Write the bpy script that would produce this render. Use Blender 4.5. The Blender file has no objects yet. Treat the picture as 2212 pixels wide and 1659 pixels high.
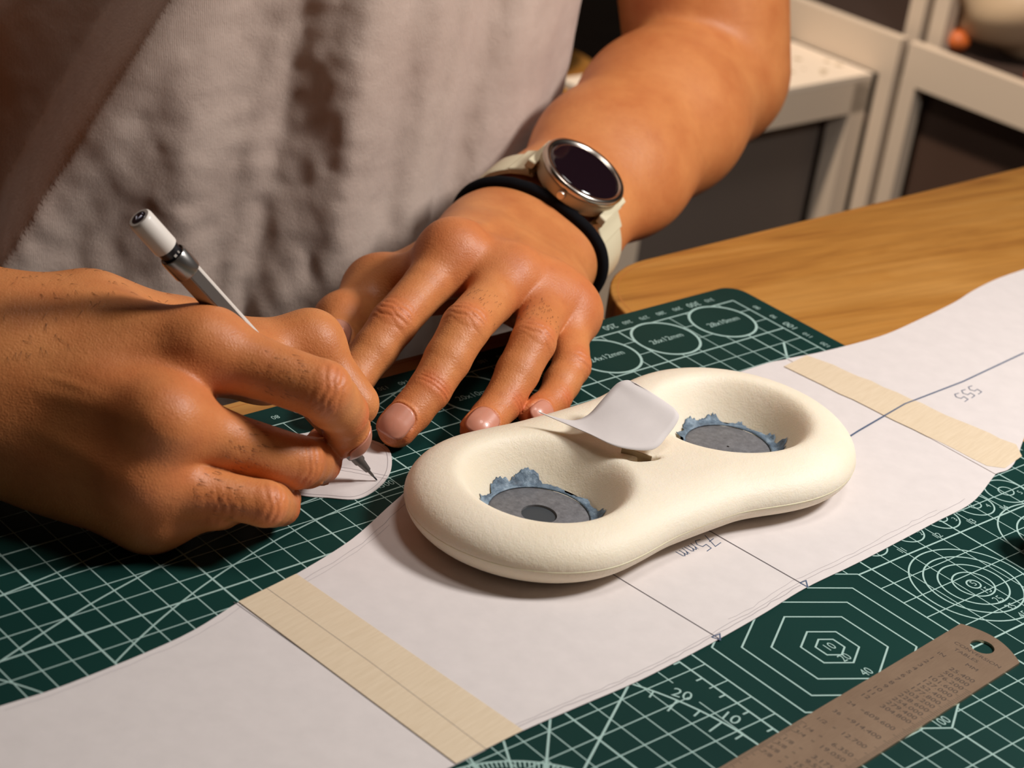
import bpy, bmesh, math, random
import numpy as np
from mathutils import Vector, Matrix
random.seed(7); rng = np.random.default_rng(7)
U = 0.01                      # everything below is written in centimetres
COL = bpy.context.scene.collection

# ---------------------------------------------------------------- camera (solved from the printed 1 cm grid of the mat)
F = 4510.986; CX, CY = 1106.0, 829.5
CAM = np.array([0.0, -72.39174, 36.32013])
A = np.array([[0.9895103, 0.0647827, 0.1291222], [0.1444622, -0.4437366, -0.8844368], [0.0, 0.8938124, -0.4484406]])
A[2] = np.cross(A[0], A[1]); A[2] /= np.linalg.norm(A[2])
def ray(px, py):
    d = A.T @ np.array([(px-CX)/F, (py-CY)/F, 1.0]); return d
def W(px, py, z=0.0):
    "point of the place seen at a photo position, at height z above the mat"
    d = ray(px, py); return CAM + d*(z-CAM[2])/d[2]
def WY(px, py, y):
    d = ray(px, py); return CAM + d*(y-CAM[1])/d[1]
def prj(w):
    q = A @ (np.asarray(w, float)-CAM); return q[0]/q[2]*F+CX, q[1]/q[2]*F+CY
# mat coordinates (a to the right along the long edge, b towards the camera), in cm
MX = np.array([0.70890213, 0.70530686, 0.0]); MB = np.array([0.70530686, -0.70890213, 0.0])
MO = np.array([22.7797725, -6.4642689])
def mat2w(a, b, z=0.0):
    return MX*(a-MO[0]) + MB*(b-MO[1]) + np.array([0, 0, z])
def w2mat(w):
    return float(w[:2]@MX[:2]+MO[0]), float(w[:2]@MB[:2]+MO[1])

# ---------------------------------------------------------------- objects
def new_obj(name, data, parent=None):
    o = bpy.data.objects.new(name, data); COL.objects.link(o)
    if parent is not None: o.parent = parent
    return o
def tag(o, label=None, cat=None, group=None, kind=None):
    if label: o['label'] = label
    if cat: o['category'] = cat
    if group: o['group'] = group
    if kind: o['kind'] = kind
    return o
ORG = {}
def porg(p): return ORG[p.name] if p is not None else np.zeros(3)
def mesh(name, v, f, mat=None, parent=None, smooth=True, org=None, auto=None):
    """v in cm world coordinates; org = world origin (cm) when top-level"""
    me = bpy.data.meshes.new(name)
    v = np.asarray(v, float)
    po = np.asarray(org, float) if org is not None else porg(parent)
    v = v-po
    me.from_pydata((v*U).tolist(), [], [tuple(int(i) for i in x) for x in f])
    me.update()
    if smooth: me.polygons.foreach_set('use_smooth', [True]*len(me.polygons))
    if mat: me.materials.append(mat)
    o = new_obj(name, me, parent)
    if parent is None: o.location = Vector(po)*U
    ORG[o.name] = po
    if auto: 
        me.set_sharp_from_angle(angle=math.radians(auto))
    return o
def empty(name, loc):
    o = bpy.data.objects.new(name, None); COL.objects.link(o)
    o.empty_display_size = 0.01; o.location = Vector(loc)*U; ORG[o.name] = np.array(loc, float)
    return o
class MB_:
    "collects shapes of one part"
    def __init__(s): s.v = []; s.f = []
    def add(s, v, f):
        n = len(s.v); s.v += [tuple(map(float, p)) for p in v]; s.f += [tuple(i+n for i in q) for q in f]; return s
    def box(s, c, e, R=None):
        c = np.array(c, float); R = np.eye(3) if R is None else R
        pts = [c+R@(np.array([x, y, z])*np.array(e)/2) for x in (-1, 1) for y in (-1, 1) for z in (-1, 1)]
        return s.add(pts, [(0,1,3,2), (4,6,7,5), (0,4,5,1), (2,3,7,6), (0,2,6,4), (1,5,7,3)])
    def tube(s, pts, rad, n=16, closed=False, cap=True):
        pts = [np.array(p, float) for p in pts]; m = len(pts)
        rad = rad if hasattr(rad, '__len__') else [rad]*m
        T = []
        for i in range(m):
            a = pts[(i-1) % m] if (i > 0 or closed) else pts[i]; b = pts[(i+1) % m] if (i < m-1 or closed) else pts[i]
            t = b-a; T.append(t/(np.linalg.norm(t)+1e-12))
        u = np.cross(T[0], [0, 0, 1.0]); 
        if np.linalg.norm(u) < .1: u = np.cross(T[0], [1.0, 0, 0])
        u /= np.linalg.norm(u); v = []; 
        for i in range(m):
            u = u-(u@T[i])*T[i]; u /= np.linalg.norm(u); w = np.cross(T[i], u)
            for k in range(n):
                th = 2*math.pi*k/n; v.append(pts[i]+rad[i]*(math.cos(th)*u+math.sin(th)*w))
        f = []
        for i in range(m if closed else m-1):
            j = (i+1) % m
            for k in range(n):
                l = (k+1) % n; f.append((i*n+k, i*n+l, j*n+l, j*n+k))
        if cap and not closed: f += [tuple(range(n-1, -1, -1)), tuple((m-1)*n+k for k in range(n))]
        return s.add(v, f)
    def lathe(s, prof, o, ax, n=48, xdir=None, scale=(1, 1)):
        "prof: (radius, height) along axis ax from o"
        ax = np.array(ax, float); ax /= np.linalg.norm(ax)
        x = np.array(xdir, float) if xdir is not None else (np.cross(ax, [0, 0, 1.0]) if abs(ax[2]) < .95 else np.array([1.0, 0, 0]))
        x = x-(x@ax)*ax; x /= np.linalg.norm(x); y = np.cross(ax, x); v = []; f = []
        for (r, h) in prof:
            for k in range(n):
                t = 2*math.pi*k/n; v.append(np.array(o)+ax*h+r*(math.cos(t)*x*scale[0]+math.sin(t)*y*scale[1]))
        for i in range(len(prof)-1):
            for k in range(n):
                l = (k+1) % n; f.append((i*n+k, i*n+l, (i+1)*n+l, (i+1)*n+k))
        f += [tuple(range(n-1, -1, -1)), tuple((len(prof)-1)*n+k for k in range(n))]
        return s.add(v, f)
    def ribbon(s, pts, w, z, closed=False):
        "flat printed line on a horizontal surface"
        pts = [np.array(p[:2], float) for p in pts]; m = len(pts); L = []; R_ = []
        for i in range(m):
            a = pts[(i-1) % m] if (i > 0 or closed) else None; b = pts[(i+1) % m] if (i < m-1 or closed) else None
            ds = []
            if a is not None: d = pts[i]-a; ds.append(d/(np.linalg.norm(d)+1e-9))
            if b is not None: d = b-pts[i]; ds.append(d/(np.linalg.norm(d)+1e-9))
            t = sum(ds); t /= np.linalg.norm(t)+1e-9; nrm = np.array([-t[1], t[0]])
            c = max(.35, abs(np.array([-ds[0][1], ds[0][0]])@nrm)); q = nrm*w/2/c
            L.append(pts[i]+q); R_.append(pts[i]-q)
        v = []
        for l, r in zip(L, R_): v += [(l[0], l[1], z), (r[0], r[1], z)]
        f = []
        for i in range(m if closed else m-1):
            j = (i+1) % m; f.append((2*i, 2*i+1, 2*j+1, 2*j))
        return s.add(v, f)
    def build(s, name, mat, parent=None, **k): return mesh(name, s.v, s.f, mat, parent, **k)
def text_geo(txt, size, org, xd, yd, align='CENTER', thick=0.0, sx=1.0, shear=0):
    "text as (v, f) lying in the plane of xd, yd"
    cu = bpy.data.curves.new('t', 'FONT'); cu.body = txt; cu.size = size; cu.align_x = align; cu.align_y = 'CENTER'; cu.resolution_u = 3; cu.shear = shear
    cu.offset = thick
    ob = bpy.data.objects.new('t', cu); COL.objects.link(ob)
    bpy.context.view_layer.update()
    me = ob.evaluated_get(bpy.context.evaluated_depsgraph_get()).to_mesh()
    v = [np.array(org)+np.array(xd)*p.co.x*sx+np.array(yd)*p.co.y for p in me.vertices]; f = [tuple(p.vertices) for p in me.polygons]
    bpy.data.objects.remove(ob); bpy.data.curves.remove(cu)
    return v, f
def catmull(pts, n=8, closed=False):
    P = [np.array(p, float) for p in pts]; m = len(P); out = []
    for i in range(m if closed else m-1):
        p0 = P[(i-1) % m] if (i > 0 or closed) else P[0]*2-P[1]; p1 = P[i]; p2 = P[(i+1) % m]
        p3 = P[(i+2) % m] if (i+2 < m or closed) else P[-1]*2-P[-2]
        for k in range(n):
            t = k/n; out.append(.5*((2*p1)+(-p0+p2)*t+(2*p0-5*p1+4*p2-p3)*t*t+(-p0+3*p1-3*p2+p3)*t**3))
    if not closed: out.append(P[-1])
    return out
def slab(name, outline, z0, z1, mat, parent=None, bev=0.0, **k):
    "a flat sheet or board with a traced outline and real thickness (own triangulation)"
    bm = bmesh.new(); vs = [bm.verts.new((p[0], p[1], z1)) for p in outline]
    fc = bm.faces.new(vs)
    if fc.normal.z < 0 or True: fc.normal_update()
    if fc.normal.z < 0: fc.normal_flip()
    r = bmesh.ops.extrude_face_region(bm, geom=[fc]); nv = [g for g in r['geom'] if isinstance(g, bmesh.types.BMVert)]
    for q in nv: q.co.z = z0
    bmesh.ops.recalc_face_normals(bm, faces=bm.faces)
    if bev:
        ed = [e for e in bm.edges if len({round(x.co.z, 4) for x in e.verts}) == 1]
        bmesh.ops.bevel(bm, geom=ed, offset=bev, segments=3, affect='EDGES', profile=.5)
    bmesh.ops.triangulate(bm, faces=[q for q in bm.faces if len(q.verts) > 4])
    bm.verts.index_update()
    v = [tuple(q.co) for q in bm.verts]; f = [tuple(q.index for q in p.verts) for p in bm.faces]; bm.free()
    return mesh(name, v, f, mat, parent, **k)

# ---------------------------------------------------------------- materials
def srgb(r, g, b):
    c = [x/255 for x in (r, g, b)]
    return tuple((x/12.92 if x <= .04045 else ((x+.055)/1.055)**2.4) for x in c)+(1.0,)
class M_:
    def __init__(s, name):
        s.m = bpy.data.materials.new(name); s.m.use_nodes = True; s.nt = s.m.node_tree; s.b = s.nt.nodes['Principled BSDF']
    def n(s, t, **kw):
        x = s.nt.nodes.new(t)
        for k, v in kw.items():
            if hasattr(x, k): setattr(x, k, v)
        return x
    def l(s, a, b): s.nt.links.new(a, b)
    def set(s, **kw):
        for k, v in kw.items(): s.b.inputs[k.replace('_', ' ')].default_value = v
        return s
    def coord(s, kind='Object', scale=(1, 1, 1), rot=(0, 0, 0)):
        tc = s.n('ShaderNodeTexCoord'); mp = s.n('ShaderNodeMapping'); mp.inputs['Scale'].default_value = scale; mp.inputs['Rotation'].default_value = rot
        s.l(tc.outputs[kind], mp.inputs[0]); return mp.outputs[0]
    def noise(s, co, scale, detail=4, rough=.5, dist=0):
        t = s.n('ShaderNodeTexNoise'); t.inputs['Scale'].default_value = scale; t.inputs['Detail'].default_value = detail; t.inputs['Roughness'].default_value = rough; t.inputs['Distortion'].default_value = dist
        s.l(co, t.inputs['Vector']); return t.outputs['Fac']
    def ramp(s, fac, stops, interp='LINEAR'):
        r = s.n('ShaderNodeValToRGB'); e = r.color_ramp; e.interpolation = interp
        while len(e.elements) < len(stops): e.elements.new(.5)
        for q, (p, c) in zip(e.elements, stops): q.position = p; q.color = c if len(c) == 4 else tuple(c)+(1,)
        s.l(fac, r.inputs[0]); return r.outputs[0]
    def mix(s, fac, a, b, mode='MIX'):
        x = s.n('ShaderNodeMix'); x.data_type = 'RGBA'; x.blend_type = mode
        for i, q in ((0, fac), (6, a), (7, b)):
            if hasattr(q, 'links'): s.l(q, x.inputs[i])
            else: x.inputs[i].default_value = q
        return x.outputs[2]
    def bump(s, h, strength, dist, prev=None):
        b = s.n('ShaderNodeBump'); b.inputs['Strength'].default_value = strength; b.inputs['Distance'].default_value = dist
        s.l(h, b.inputs['Height'])
        if prev is not None: s.l(prev, b.inputs['Normal'])
        return b.outputs[0]
def simple(name, col, rough=.5, metal=0.0, **kw):
    m = M_(name); m.set(Base_Color=col, Roughness=rough, Metallic=metal, **kw); return m

# ---------------------------------------------------------------- implicit surfaces: round cones blended, then surface nets on sparse blocks
def rc(a, b, ra, rb, n=None, fl=1.0):
    "tapered rounded limb from a to b; n, fl: flattened along direction n by factor fl"
    return ('rc', np.array(a, float), np.array(b, float), float(ra), float(rb), None if n is None else np.array(n, float)/np.linalg.norm(n), fl)
def ell(c, R, e): return ('el', np.array(c, float), np.array(R, float), np.array(e, float))
def d_prim(p, X):
    if p[0] == 'rc':
        _, a, b, ra, rb, n, fl = p
        ab = b-a; Q = X-a
        if n is not None:
            nn = n-(n@ab)*ab/(ab@ab+1e-12); nn /= np.linalg.norm(nn)
            s = Q@nn; Q = Q+nn*(s*(1/fl-1))[..., None]
        L2 = ab@ab; t = np.clip((Q@ab)/(L2+1e-12), 0, 1)
        # slight correction for the taper
        d = np.linalg.norm(Q-t[..., None]*ab, axis=-1)-(ra+(rb-ra)*t)
        return d*(fl if n is not None else 1.0)**.5
    _, c, R, e = p
    q = (X-c)@R.T; k0 = np.linalg.norm(q/e, axis=-1); k1 = np.linalg.norm(q/(e*e), axis=-1)
    return k0*(k0-1)/(k1+1e-9)
def smin(a, b, k):
    h = np.maximum(k-np.abs(a-b), 0)/k; return np.minimum(a, b)-h*h*k*.25
def bound(p):
    if p[0] == 'rc': return (p[1]+p[2])/2, np.linalg.norm(p[2]-p[1])/2+max(p[3], p[4])
    return p[1], max(p[3])
def surface(field, lo, hi, h, cen_fn=None, keep=None):
    """field(X, cen, rad) -> distance for X of shape (nb, npts, 3); sparse surface nets"""
    bs = 8; lo = np.floor(np.array(lo)/(h*bs)).astype(int); hi = np.ceil(np.array(hi)/(h*bs)).astype(int)
    gi = np.stack(np.meshgrid(*[np.arange(lo[i], hi[i]) for i in range(3)], indexing='ij'), -1).reshape(-1, 3)
    cen = (gi+.5)*bs*h; rad = bs*h*.5*3**.5
    if keep is not None:
        k = keep(cen); gi = gi[k]; cen = cen[k]
    d = field(cen[:, None, :], cen, 0.0)[:, 0]
    act = np.abs(d) < rad*2+.45; gi = gi[act]; cen = cen[act]; nb = len(gi)
    n1 = bs+1
    loc = np.stack(np.meshgrid(*[np.arange(n1)]*3, indexing='ij'), -1).reshape(-1, 3)
    D = np.empty((nb, n1**3), np.float32)
    for s in range(0, nb, 4000):
        X = (gi[s:s+4000, None, :]*bs+loc[None])*h
        D[s:s+4000] = field(X, cen[s:s+4000], rad)
    D = D.reshape(nb, n1, n1, n1); S = D < 0
    # cells
    cnt = np.zeros((nb, bs, bs, bs), np.int8); acc = np.zeros((nb, bs, bs, bs, 3), np.float32); ne = np.zeros((nb, bs, bs, bs), np.int8)
    sl = lambda a, o: a[:, o[0]:o[0]+bs, o[1]:o[1]+bs, o[2]:o[2]+bs]
    cs = [(i, j, k) for i in (0, 1) for j in (0, 1) for k in (0, 1)]
    for c in cs: cnt += sl(S, c)
    for c in cs:
        for ax in range(3):
            if c[ax]: continue
            e = list(c); e[ax] = 1
            a, b = sl(D, c), sl(D, e); cr = (a < 0) != (b < 0)
            t = np.where(cr, a/(a-b+1e-12*(a == b)), 0)
            for q in range(3):
                acc[..., q] += np.where(cr, (t if q == ax else c[q]), 0)
            ne += cr
    m = (cnt > 0) & (cnt < 8)
    bi, i, j, k = np.nonzero(m)
    V = (gi[bi]*bs+np.stack([i, j, k], -1)+acc[m]/ne[m][:, None])*h
    base = gi.min(0)*bs-2; dim = (gi.max(0)-gi.min(0)+1)*bs+6
    def key(g): g = g-base; return (g[..., 0].astype(np.int64)*dim[1]+g[..., 1])*dim[2]+g[..., 2]
    kk = key(gi[bi]*bs+np.stack([i, j, k], -1)); order = np.argsort(kk); ks = kk[order]
    faces = []
    for ax in range(3):
        e = [0, 0, 0]; e[ax] = 1
        a = S[:, :bs, :bs, :bs]; b = sl(S, e); cr = a != b
        bi2, i2, j2, k2 = np.nonzero(cr); g = gi[bi2]*bs+np.stack([i2, j2, k2], -1); fl = a[cr]
        u, w = [(1, 2), (2, 0), (0, 1)][ax]; du = np.zeros(3, int); dw = np.zeros(3, int); du[u] = -1; dw[w] = -1
        ids = []; ok = np.ones(len(g), bool)
        for dd in (0*du, du, du+dw, dw):
            q = key(g+dd); p = np.searchsorted(ks, q); p = np.minimum(p, len(ks)-1); ok &= ks[p] == q; ids.append(order[p])
        ids = np.stack(ids, -1)[ok]; fl = fl[ok]
        ids[~fl] = ids[~fl][:, ::-1]; faces.append(ids)
    return V, np.concatenate(faces)
def vnormals(V, Fc):
    n = np.cross(V[Fc[:, 2]]-V[Fc[:, 0]], V[Fc[:, 3]]-V[Fc[:, 1]]); N = np.zeros_like(V)
    for c in range(4): np.add.at(N, Fc[:, c], n)
    return N/(np.linalg.norm(N, axis=1, keepdims=True)+1e-12)
def relax(V, Fc, it=2, f=.5):
    E = np.concatenate([Fc[:, [0, 1]], Fc[:, [1, 2]], Fc[:, [2, 3]], Fc[:, [3, 0]]])
    for _ in range(it):
        S_ = np.zeros_like(V); c = np.zeros(len(V))
        for a, b in ((0, 1), (1, 0)):
            np.add.at(S_, E[:, a], V[E[:, b]]); np.add.at(c, E[:, a], 1)
        V = V+f*(S_/np.maximum(c, 1)[:, None]-V)
    return V
def big_mesh(name, V, Fc, mat, parent=None, org=None, attrs=None):
    me = bpy.data.meshes.new(name); o3 = np.asarray(org, float) if org is not None else porg(parent)
    n, m = len(V), len(Fc); k = Fc.shape[1]
    me.vertices.add(n); me.vertices.foreach_set('co', ((V-o3)*U).astype(np.float32).ravel())
    me.loops.add(m*k); me.loops.foreach_set('vertex_index', Fc.astype(np.int32).ravel())
    me.polygons.add(m); me.polygons.foreach_set('loop_start', (np.arange(m)*k).astype(np.int32))
    me.polygons.foreach_set('use_smooth', np.ones(m, bool))
    me.update(calc_edges=True); me.validate()
    for an, av in (attrs or {}).items():
        at = me.attributes.new(an, 'FLOAT', 'POINT'); at.data.foreach_set('value', av.astype(np.float32))
    me.materials.append(mat); ob = new_obj(name, me, parent)
    if parent is None: ob.location = Vector(o3)*U
    ORG[ob.name] = o3
    return ob
class Body:
    "groups of limbs: each group is blended inside with its own k, then groups are blended in turn"
    def __init__(s): s.g = []
    def group(s, prims, k, kout, finger=False): s.g.append((prims, k, kout, finger)); return s
    def field(s, X, cen, rad):
        nb = len(cen); tot = np.full(X.shape[:2], 9.0, np.float32); fing = np.full(X.shape[:2], 9.0, np.float32); kf = .5
        for prims, k, kout, finger in s.g:
            D = np.full(X.shape[:2], 9.0, np.float32)
            for p in prims:
                c, r = bound(p); near = np.linalg.norm(cen-c, axis=1) < r+rad+k+kout+.4 if rad > 0 else slice(None)
                if rad > 0 and not near.any(): continue
                D[near] = smin(D[near], d_prim(p, X[near]), k)
            if finger: fing = smin(fing, D, .10); kf = kout
            else: tot = smin(tot, D, kout)
        return smin(tot, fing, kf)
# ================================================================ materials of the desk things
def wood_mat():
    m = M_('oak_wood'); co = m.coord('Object', rot=(0, 0, math.radians(-44.85+8)))
    mp = m.n('ShaderNodeMapping'); mp.inputs['Scale'].default_value = (1.6, 16, 16); m.l(co, mp.inputs[0])
    g = m.noise(mp.outputs[0], 2.2, 6, .6, 1.2)
    mp2 = m.n('ShaderNodeMapping'); mp2.inputs['Scale'].default_value = (3, 60, 60); m.l(co, mp2.inputs[0])
    g2 = m.noise(mp2.outputs[0], 4, 5, .7, .3)
    c1 = m.ramp(g, [(.28, srgb(150, 94, 38)), (.5, srgb(184, 126, 56)), (.72, srgb(200, 144, 74))])
    c2 = m.ramp(g2, [(.35, (.55, .5, .45)), (.6, (1, 1, 1))])
    m.l(m.mix(.35, c1, c2, 'MULTIPLY'), m.b.inputs['Base Color'])
    m.l(m.bump(g2, .15, .0005), m.b.inputs['Normal']); m.set(Roughness=.42); return m.m
WOOD = wood_mat()
EDGE = simple('oak_edging', srgb(176, 112, 52), .5).m
def mat_mat():
    m = M_('green_mat'); co = m.coord('Object')
    n1 = m.noise(co, 9, 3, .5); n2 = m.noise(co, 900, 3, .6)
    c = m.ramp(n1, [(.3, srgb(12, 44, 40)), (.7, srgb(18, 55, 49))])
    mp = m.n('ShaderNodeMapping'); mp.inputs['Scale'].default_value = (8, 160, 1); mp.inputs['Rotation'].default_value = (0, 0, .5); m.l(co, mp.inputs[0])
    sc = m.noise(mp.outputs[0], 6, 6, .75, .4)
    s = m.ramp(sc, [(.66, (0, 0, 0)), (.74, (1, 1, 1))])
    c = m.mix(s, c, srgb(34, 76, 66)); m.l(c, m.b.inputs['Base Color'])
    m.l(m.bump(n2, .12, .0002), m.b.inputs['Normal']); m.set(Roughness=.6, Specular_IOR_Level=.10); return m.m
MATG = mat_mat()
PRINT = simple('mat_print', srgb(160, 186, 178), .7, Specular_IOR_Level=.1).m
def paper_mat(name, col):
    m = M_(name); co = m.coord('Object'); n = m.noise(co, 120, 5, .6); n2 = m.noise(co, 1800, 2, .5)
    d = tuple(x*.94 for x in col[:3])+(1,)
    m.l(m.ramp(n, [(.3, d), (.7, col)]), m.b.inputs['Base Color']); m.l(m.bump(n2, .06, .0002), m.b.inputs['Normal']); m.set(Roughness=.75, Specular_IOR_Level=.25); return m.m
PAPER = paper_mat('white_paper', srgb(216, 206, 202))
def tape_mat():
    m = M_('masking_tape'); co = m.coord('Object', rot=(0, 0, .6)); mp = m.n('ShaderNodeMapping'); mp.inputs['Scale'].default_value = (900, 60, 60); m.l(co, mp.inputs[0])
    n = m.noise(mp.outputs[0], 1.2, 5, .7); c = m.ramp(n, [(.3, srgb(210, 188, 158)), (.7, srgb(222, 202, 174))])
    m.l(c, m.b.inputs['Base Color']); m.l(m.bump(n, .2, .0003), m.b.inputs['Normal']); m.set(Roughness=.6); return m.m
TAPE = tape_mat()
GRAPH = simple('pencil_graphite', srgb(96, 88, 90), .6).m
GRAPHF = simple('faint_graphite', srgb(168, 158, 158), .7).m
INK = simple('blue_ink', srgb(78, 92, 118), .5).m

# ================================================================ the two desk boards
def mrect(a0, b0, a1, b1, rad, corners):
    "rounded outline in mat coordinates"
    out = []; P = [(a0, b0, 180), (a1, b0, 270), (a1, b1, 0), (a0, b1, 90)]
    for (a, b, st), r in zip(P, corners):
        if r <= 0: out.append(mat2w(a, b)[:2]); continue
        ca = a+(r if a == a0 else -r); cb = b+(r if b == b0 else -r)
        for k in range(13):
            t = math.radians(st+k*7.5); out.append(mat2w(ca+r*math.cos(t), cb+r*math.sin(t))[:2])
    return out
ZT = -0.3
def desk(name, rect, corners, label):
    org = np.append(mat2w(*[(rect[0]+rect[2])/2, (rect[1]+rect[3])/2])[:2], -75.0)
    t = empty(name, org); tag(t, label, 'desk')
    outl = mrect(*rect, 0, corners)
    slab('desk_top', outl, ZT-2.2, ZT, WOOD, t, bev=.12, auto=40)
    ins = mrect(rect[0]+.35, rect[1]+.35, rect[2]-.35, rect[3]-.35, 0, [max(0, c-.35) for c in corners])
    b = MB_(); b.ribbon(ins, .06, ZT+.004, closed=True); b.build('edge_line', EDGE, t, smooth=False)
    for a in (rect[0]+6, rect[2]-6):
        for bb in (rect[1]+6, rect[3]-6):
            p = mat2w(a, bb); q = MB_(); q.tube([(p[0], p[1], -75), (p[0], p[1], ZT-2.2)], [1.6, 2.4], 20)
            q.build('leg', STEEL_W, t)
    return t
STEEL_W = simple('white_steel', srgb(205, 198, 190), .45).m
desk('desk', (31.95, -13.5, 120, 58), (5.0, 4, 4, 4), 'light oak desk with a rounded front corner carrying the right end of the paper template')
desk('desk', (-45, -10.65, 31.05, 58), (4, 1.6, 4, 4), 'light oak desk under the hands and most of the green cutting mat')

# ================================================================ cutting mat
mo = np.append(mat2w(8, 12)[:2], ZT)
matt = empty('cutting_mat', mo); tag(matt, 'dark green self-healing cutting mat with white grid, lying on the desk', 'cutting mat')
slab('mat_board', mrect(-22.3, -9.2, 38.25, 35.5, 0, (1, .9, 1, 1)), ZT, 0.0, MATG, matt, bev=.04, auto=40)
pr = MB_(); ZP = 0.004
LW, BW = .042, .07
def ml(pts, w=LW, closed=False, z=ZP): pr.ribbon([mat2w(*p) for p in pts], w, z, closed)
HC = (19.97, 12.46)
ovals = [(34.96, -6.68), (31.45, -6.62), (27.94, -6.55), (24.4, -6.5), (20.9, -6.5)]
def inhex(a, b, r=5.0):
    x, y = abs(a-HC[0]), abs(b-HC[1]); return x < r*.866 and y < r-x*.57735
def blocked(a, b):
    return inhex(a, b) or any((a-c[0])**2+(b-c[1])**2 < 1.45**2 for c in ovals) or (13.9 < a < 14.75 and 11.2 < b < 12.3) or (14.0 < a < 14.9 and 13.0 < b < 13.9)
def gridline(p, q, w, z=ZP):
    n = 700; st = None; P = [(p[0]+(q[0]-p[0])*i/n, p[1]+(q[1]-p[1])*i/n) for i in range(n+1)]
    for i, x in enumerate(P):
        bl = blocked(*x)
        if not bl and st is None: st = i
        if st is not None and (bl or i == n):
            if i-st > 3: ml([P[st], P[i if i == n and not bl else i-1]], w, z=z)
            st = None
for a in range(-21, 38):
    w = BW if a % 5 == 0 else LW
    if a == 37: w = BW
    gridline((a, -8), (a, 34), w)
for b in range(-8, 35):
    w = BW if b % 5 == 0 or b in (-8, 34) else LW
    gridline((-21, b), (37, b), w, ZP+.001)
for r in (.5, 1, 2, 3, 4, 5):
    ml([(HC[0]+r*math.sin(k*math.pi/3), HC[1]+r*math.cos(k*math.pi/3)) for k in range(6)], .062, True, ZP+.002)
def circ(c, r, w=.062, n=72): ml([(c[0]+r*math.cos(2*math.pi*k/n), c[1]+r*math.sin(2*math.pi*k/n)) for k in range(n)], w, True, ZP+.002)
CC = (27.52, 12.5)
for r in (.25, .75, 1.25, 1.75, 2.25): circ(CC, r)
CC2 = (33.3, 12.2)
for r in (.3, 1.7, 2.4): circ(CC2, r)
for k in range(5):
    circ((26.15+2*k, 8.95), .22+.02*k, .05); circ((26.15+2*k, 8.95), .62+.05*k, .06)
for c in ovals: circ(c, 1.45, .11)
def arc(c, r, t0, t1, w=LW, n=60): ml([(c[0]+r*math.cos(math.radians(t0+(t1-t0)*k/n)), c[1]-r*math.sin(math.radians(t0+(t1-t0)*k/n))) for k in range(n+1)], w, z=ZP+.003)
PC = (5.0, 15.0)
arc(PC, 4.07, 0, 180, .07); arc(PC, 9.0, 0, 180, .075)
for t in range(0, 181, 2):
    l = .5 if t % 10 == 0 else .28; c, s = math.cos(math.radians(t)), math.sin(math.radians(t))
    ml([(PC[0]+4.07*c, PC[1]-4.07*s), (PC[0]+(4.07-l)*c, PC[1]-(4.07-l)*s)], .05, z=ZP+.005)
for t in range(0, 181, 5):
    l = .7 if t % 10 == 0 else .38; c, s = math.cos(math.radians(t)), math.sin(math.radians(t))
    ml([(PC[0]+9.0*c, PC[1]-9.0*s), (PC[0]+(9.0-l)*c, PC[1]-(9.0-l)*s)], .06, z=ZP+.005)
for t, r in ((30, 8.8), (45, 12), (60, 12), (75, 10), (90, 12), (120, 12), (135, 12), (150, 9), (105, 10)):
    c, s = math.cos(math.radians(t)), math.sin(math.radians(t)); ml([(PC[0]+1.5*c, PC[1]-1.5*s), (PC[0]+r*c, PC[1]-r*s)], .075, z=ZP+.004+.0002*(t//15))
# long radius arcs on the left half
def carc(c, r, a0, a1, up=-1, w=.06, n=80):
    ml([(a, c[1]+up*math.sqrt(max(0, r*r-(a-c[0])**2))) for a in [a0+(a1-a0)*k/n for k in range(n+1)]], w, z=ZP+.0025+.0001*(r % 7))
carc((14.82, 26.76), 29.09, 0, 30); carc((14.57, 44.74), 47.99, -12, 30); carc((-10.25, -79.02), 76.54, -3, 22, 1)
carc((-10.78, 6.16), 9.26, -12, -2.2)
ml([(35.9, -4.0), (33.2, -1.0)], .1)
for k in range(11):                     # half-centimetre ticks beside the a = 15 line
    ml([(15, 10.5+k), (14.72, 10.5+k)], .06, z=ZP+.005)
XD = MX; YD = -MB
def mt(s, a, b, size, rot=0, thick=.006, z=ZP+.006, sx=1.0):
    "number printed on the mat, reading along +a when rot = 0"
    t = math.radians(rot); xd = XD*math.cos(t)+YD*math.sin(t); yd = -XD*math.sin(t)+YD*math.cos(t)
    pr.add(*text_geo(s, size, mat2w(a, b, z), xd, yd, thick=thick, sx=sx))
def mtp(s, px, py, size, rot=0, thick=-.002, sx=1.0): a_, b_ = w2mat(W(px, py, 0)); mt(s, a_, b_, size, rot, thick, sx=sx)
for s_, x_, y_ in (('10', 1792, 1398), ('20', 1825, 1421), ('40', 1872, 1452), ('100', 2034, 1560), ('60', 1905, 1478), ('80', 1965, 1520)): mtp(s_, x_, y_, .52, sx=.85)
mtp('5', 2103, 1261, .42)
for s_, x_, y_ in (('15', 2131, 1276), ('25', 2157, 1295), ('35', 2184, 1311), ('45', 2211, 1328)): mtp(s_, x_, y_, .48, sx=.85)
for k in range(5):
    mt(str(k+1), 26.15+2*k+.42, 8.95+.35, .36, thick=-.002); mt(str(k+11), 26.15+2*k+.85, 8.95+.78, .42, thick=-.002)
mtp('20', 1473, 1501, .66, rot=-62); mtp('10', 1577, 1551, .66, rot=-72)
mtp('R300', 829, 1048, .42)
for i, a in enumerate(range(-20, 37)):
    big = (a % 5 == 0); mt(str(10*(a-5)) if a > 5 else str(10*(5-a)), a, -8.5, .5 if big else .34, rot=180, thick=0)
for b in range(-7, 34):
    mt(str(10*(b+15)), 37.45, b-.0, .5 if b % 5 == 0 else .34, rot=90, thick=0)
for c, s in zip(ovals, ('28x10mm', '26x12mm', '24x12mm', '22x10mm', '20x10mm')): mt(s, c[0], c[1]+.05, .46, thick=0)
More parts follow.
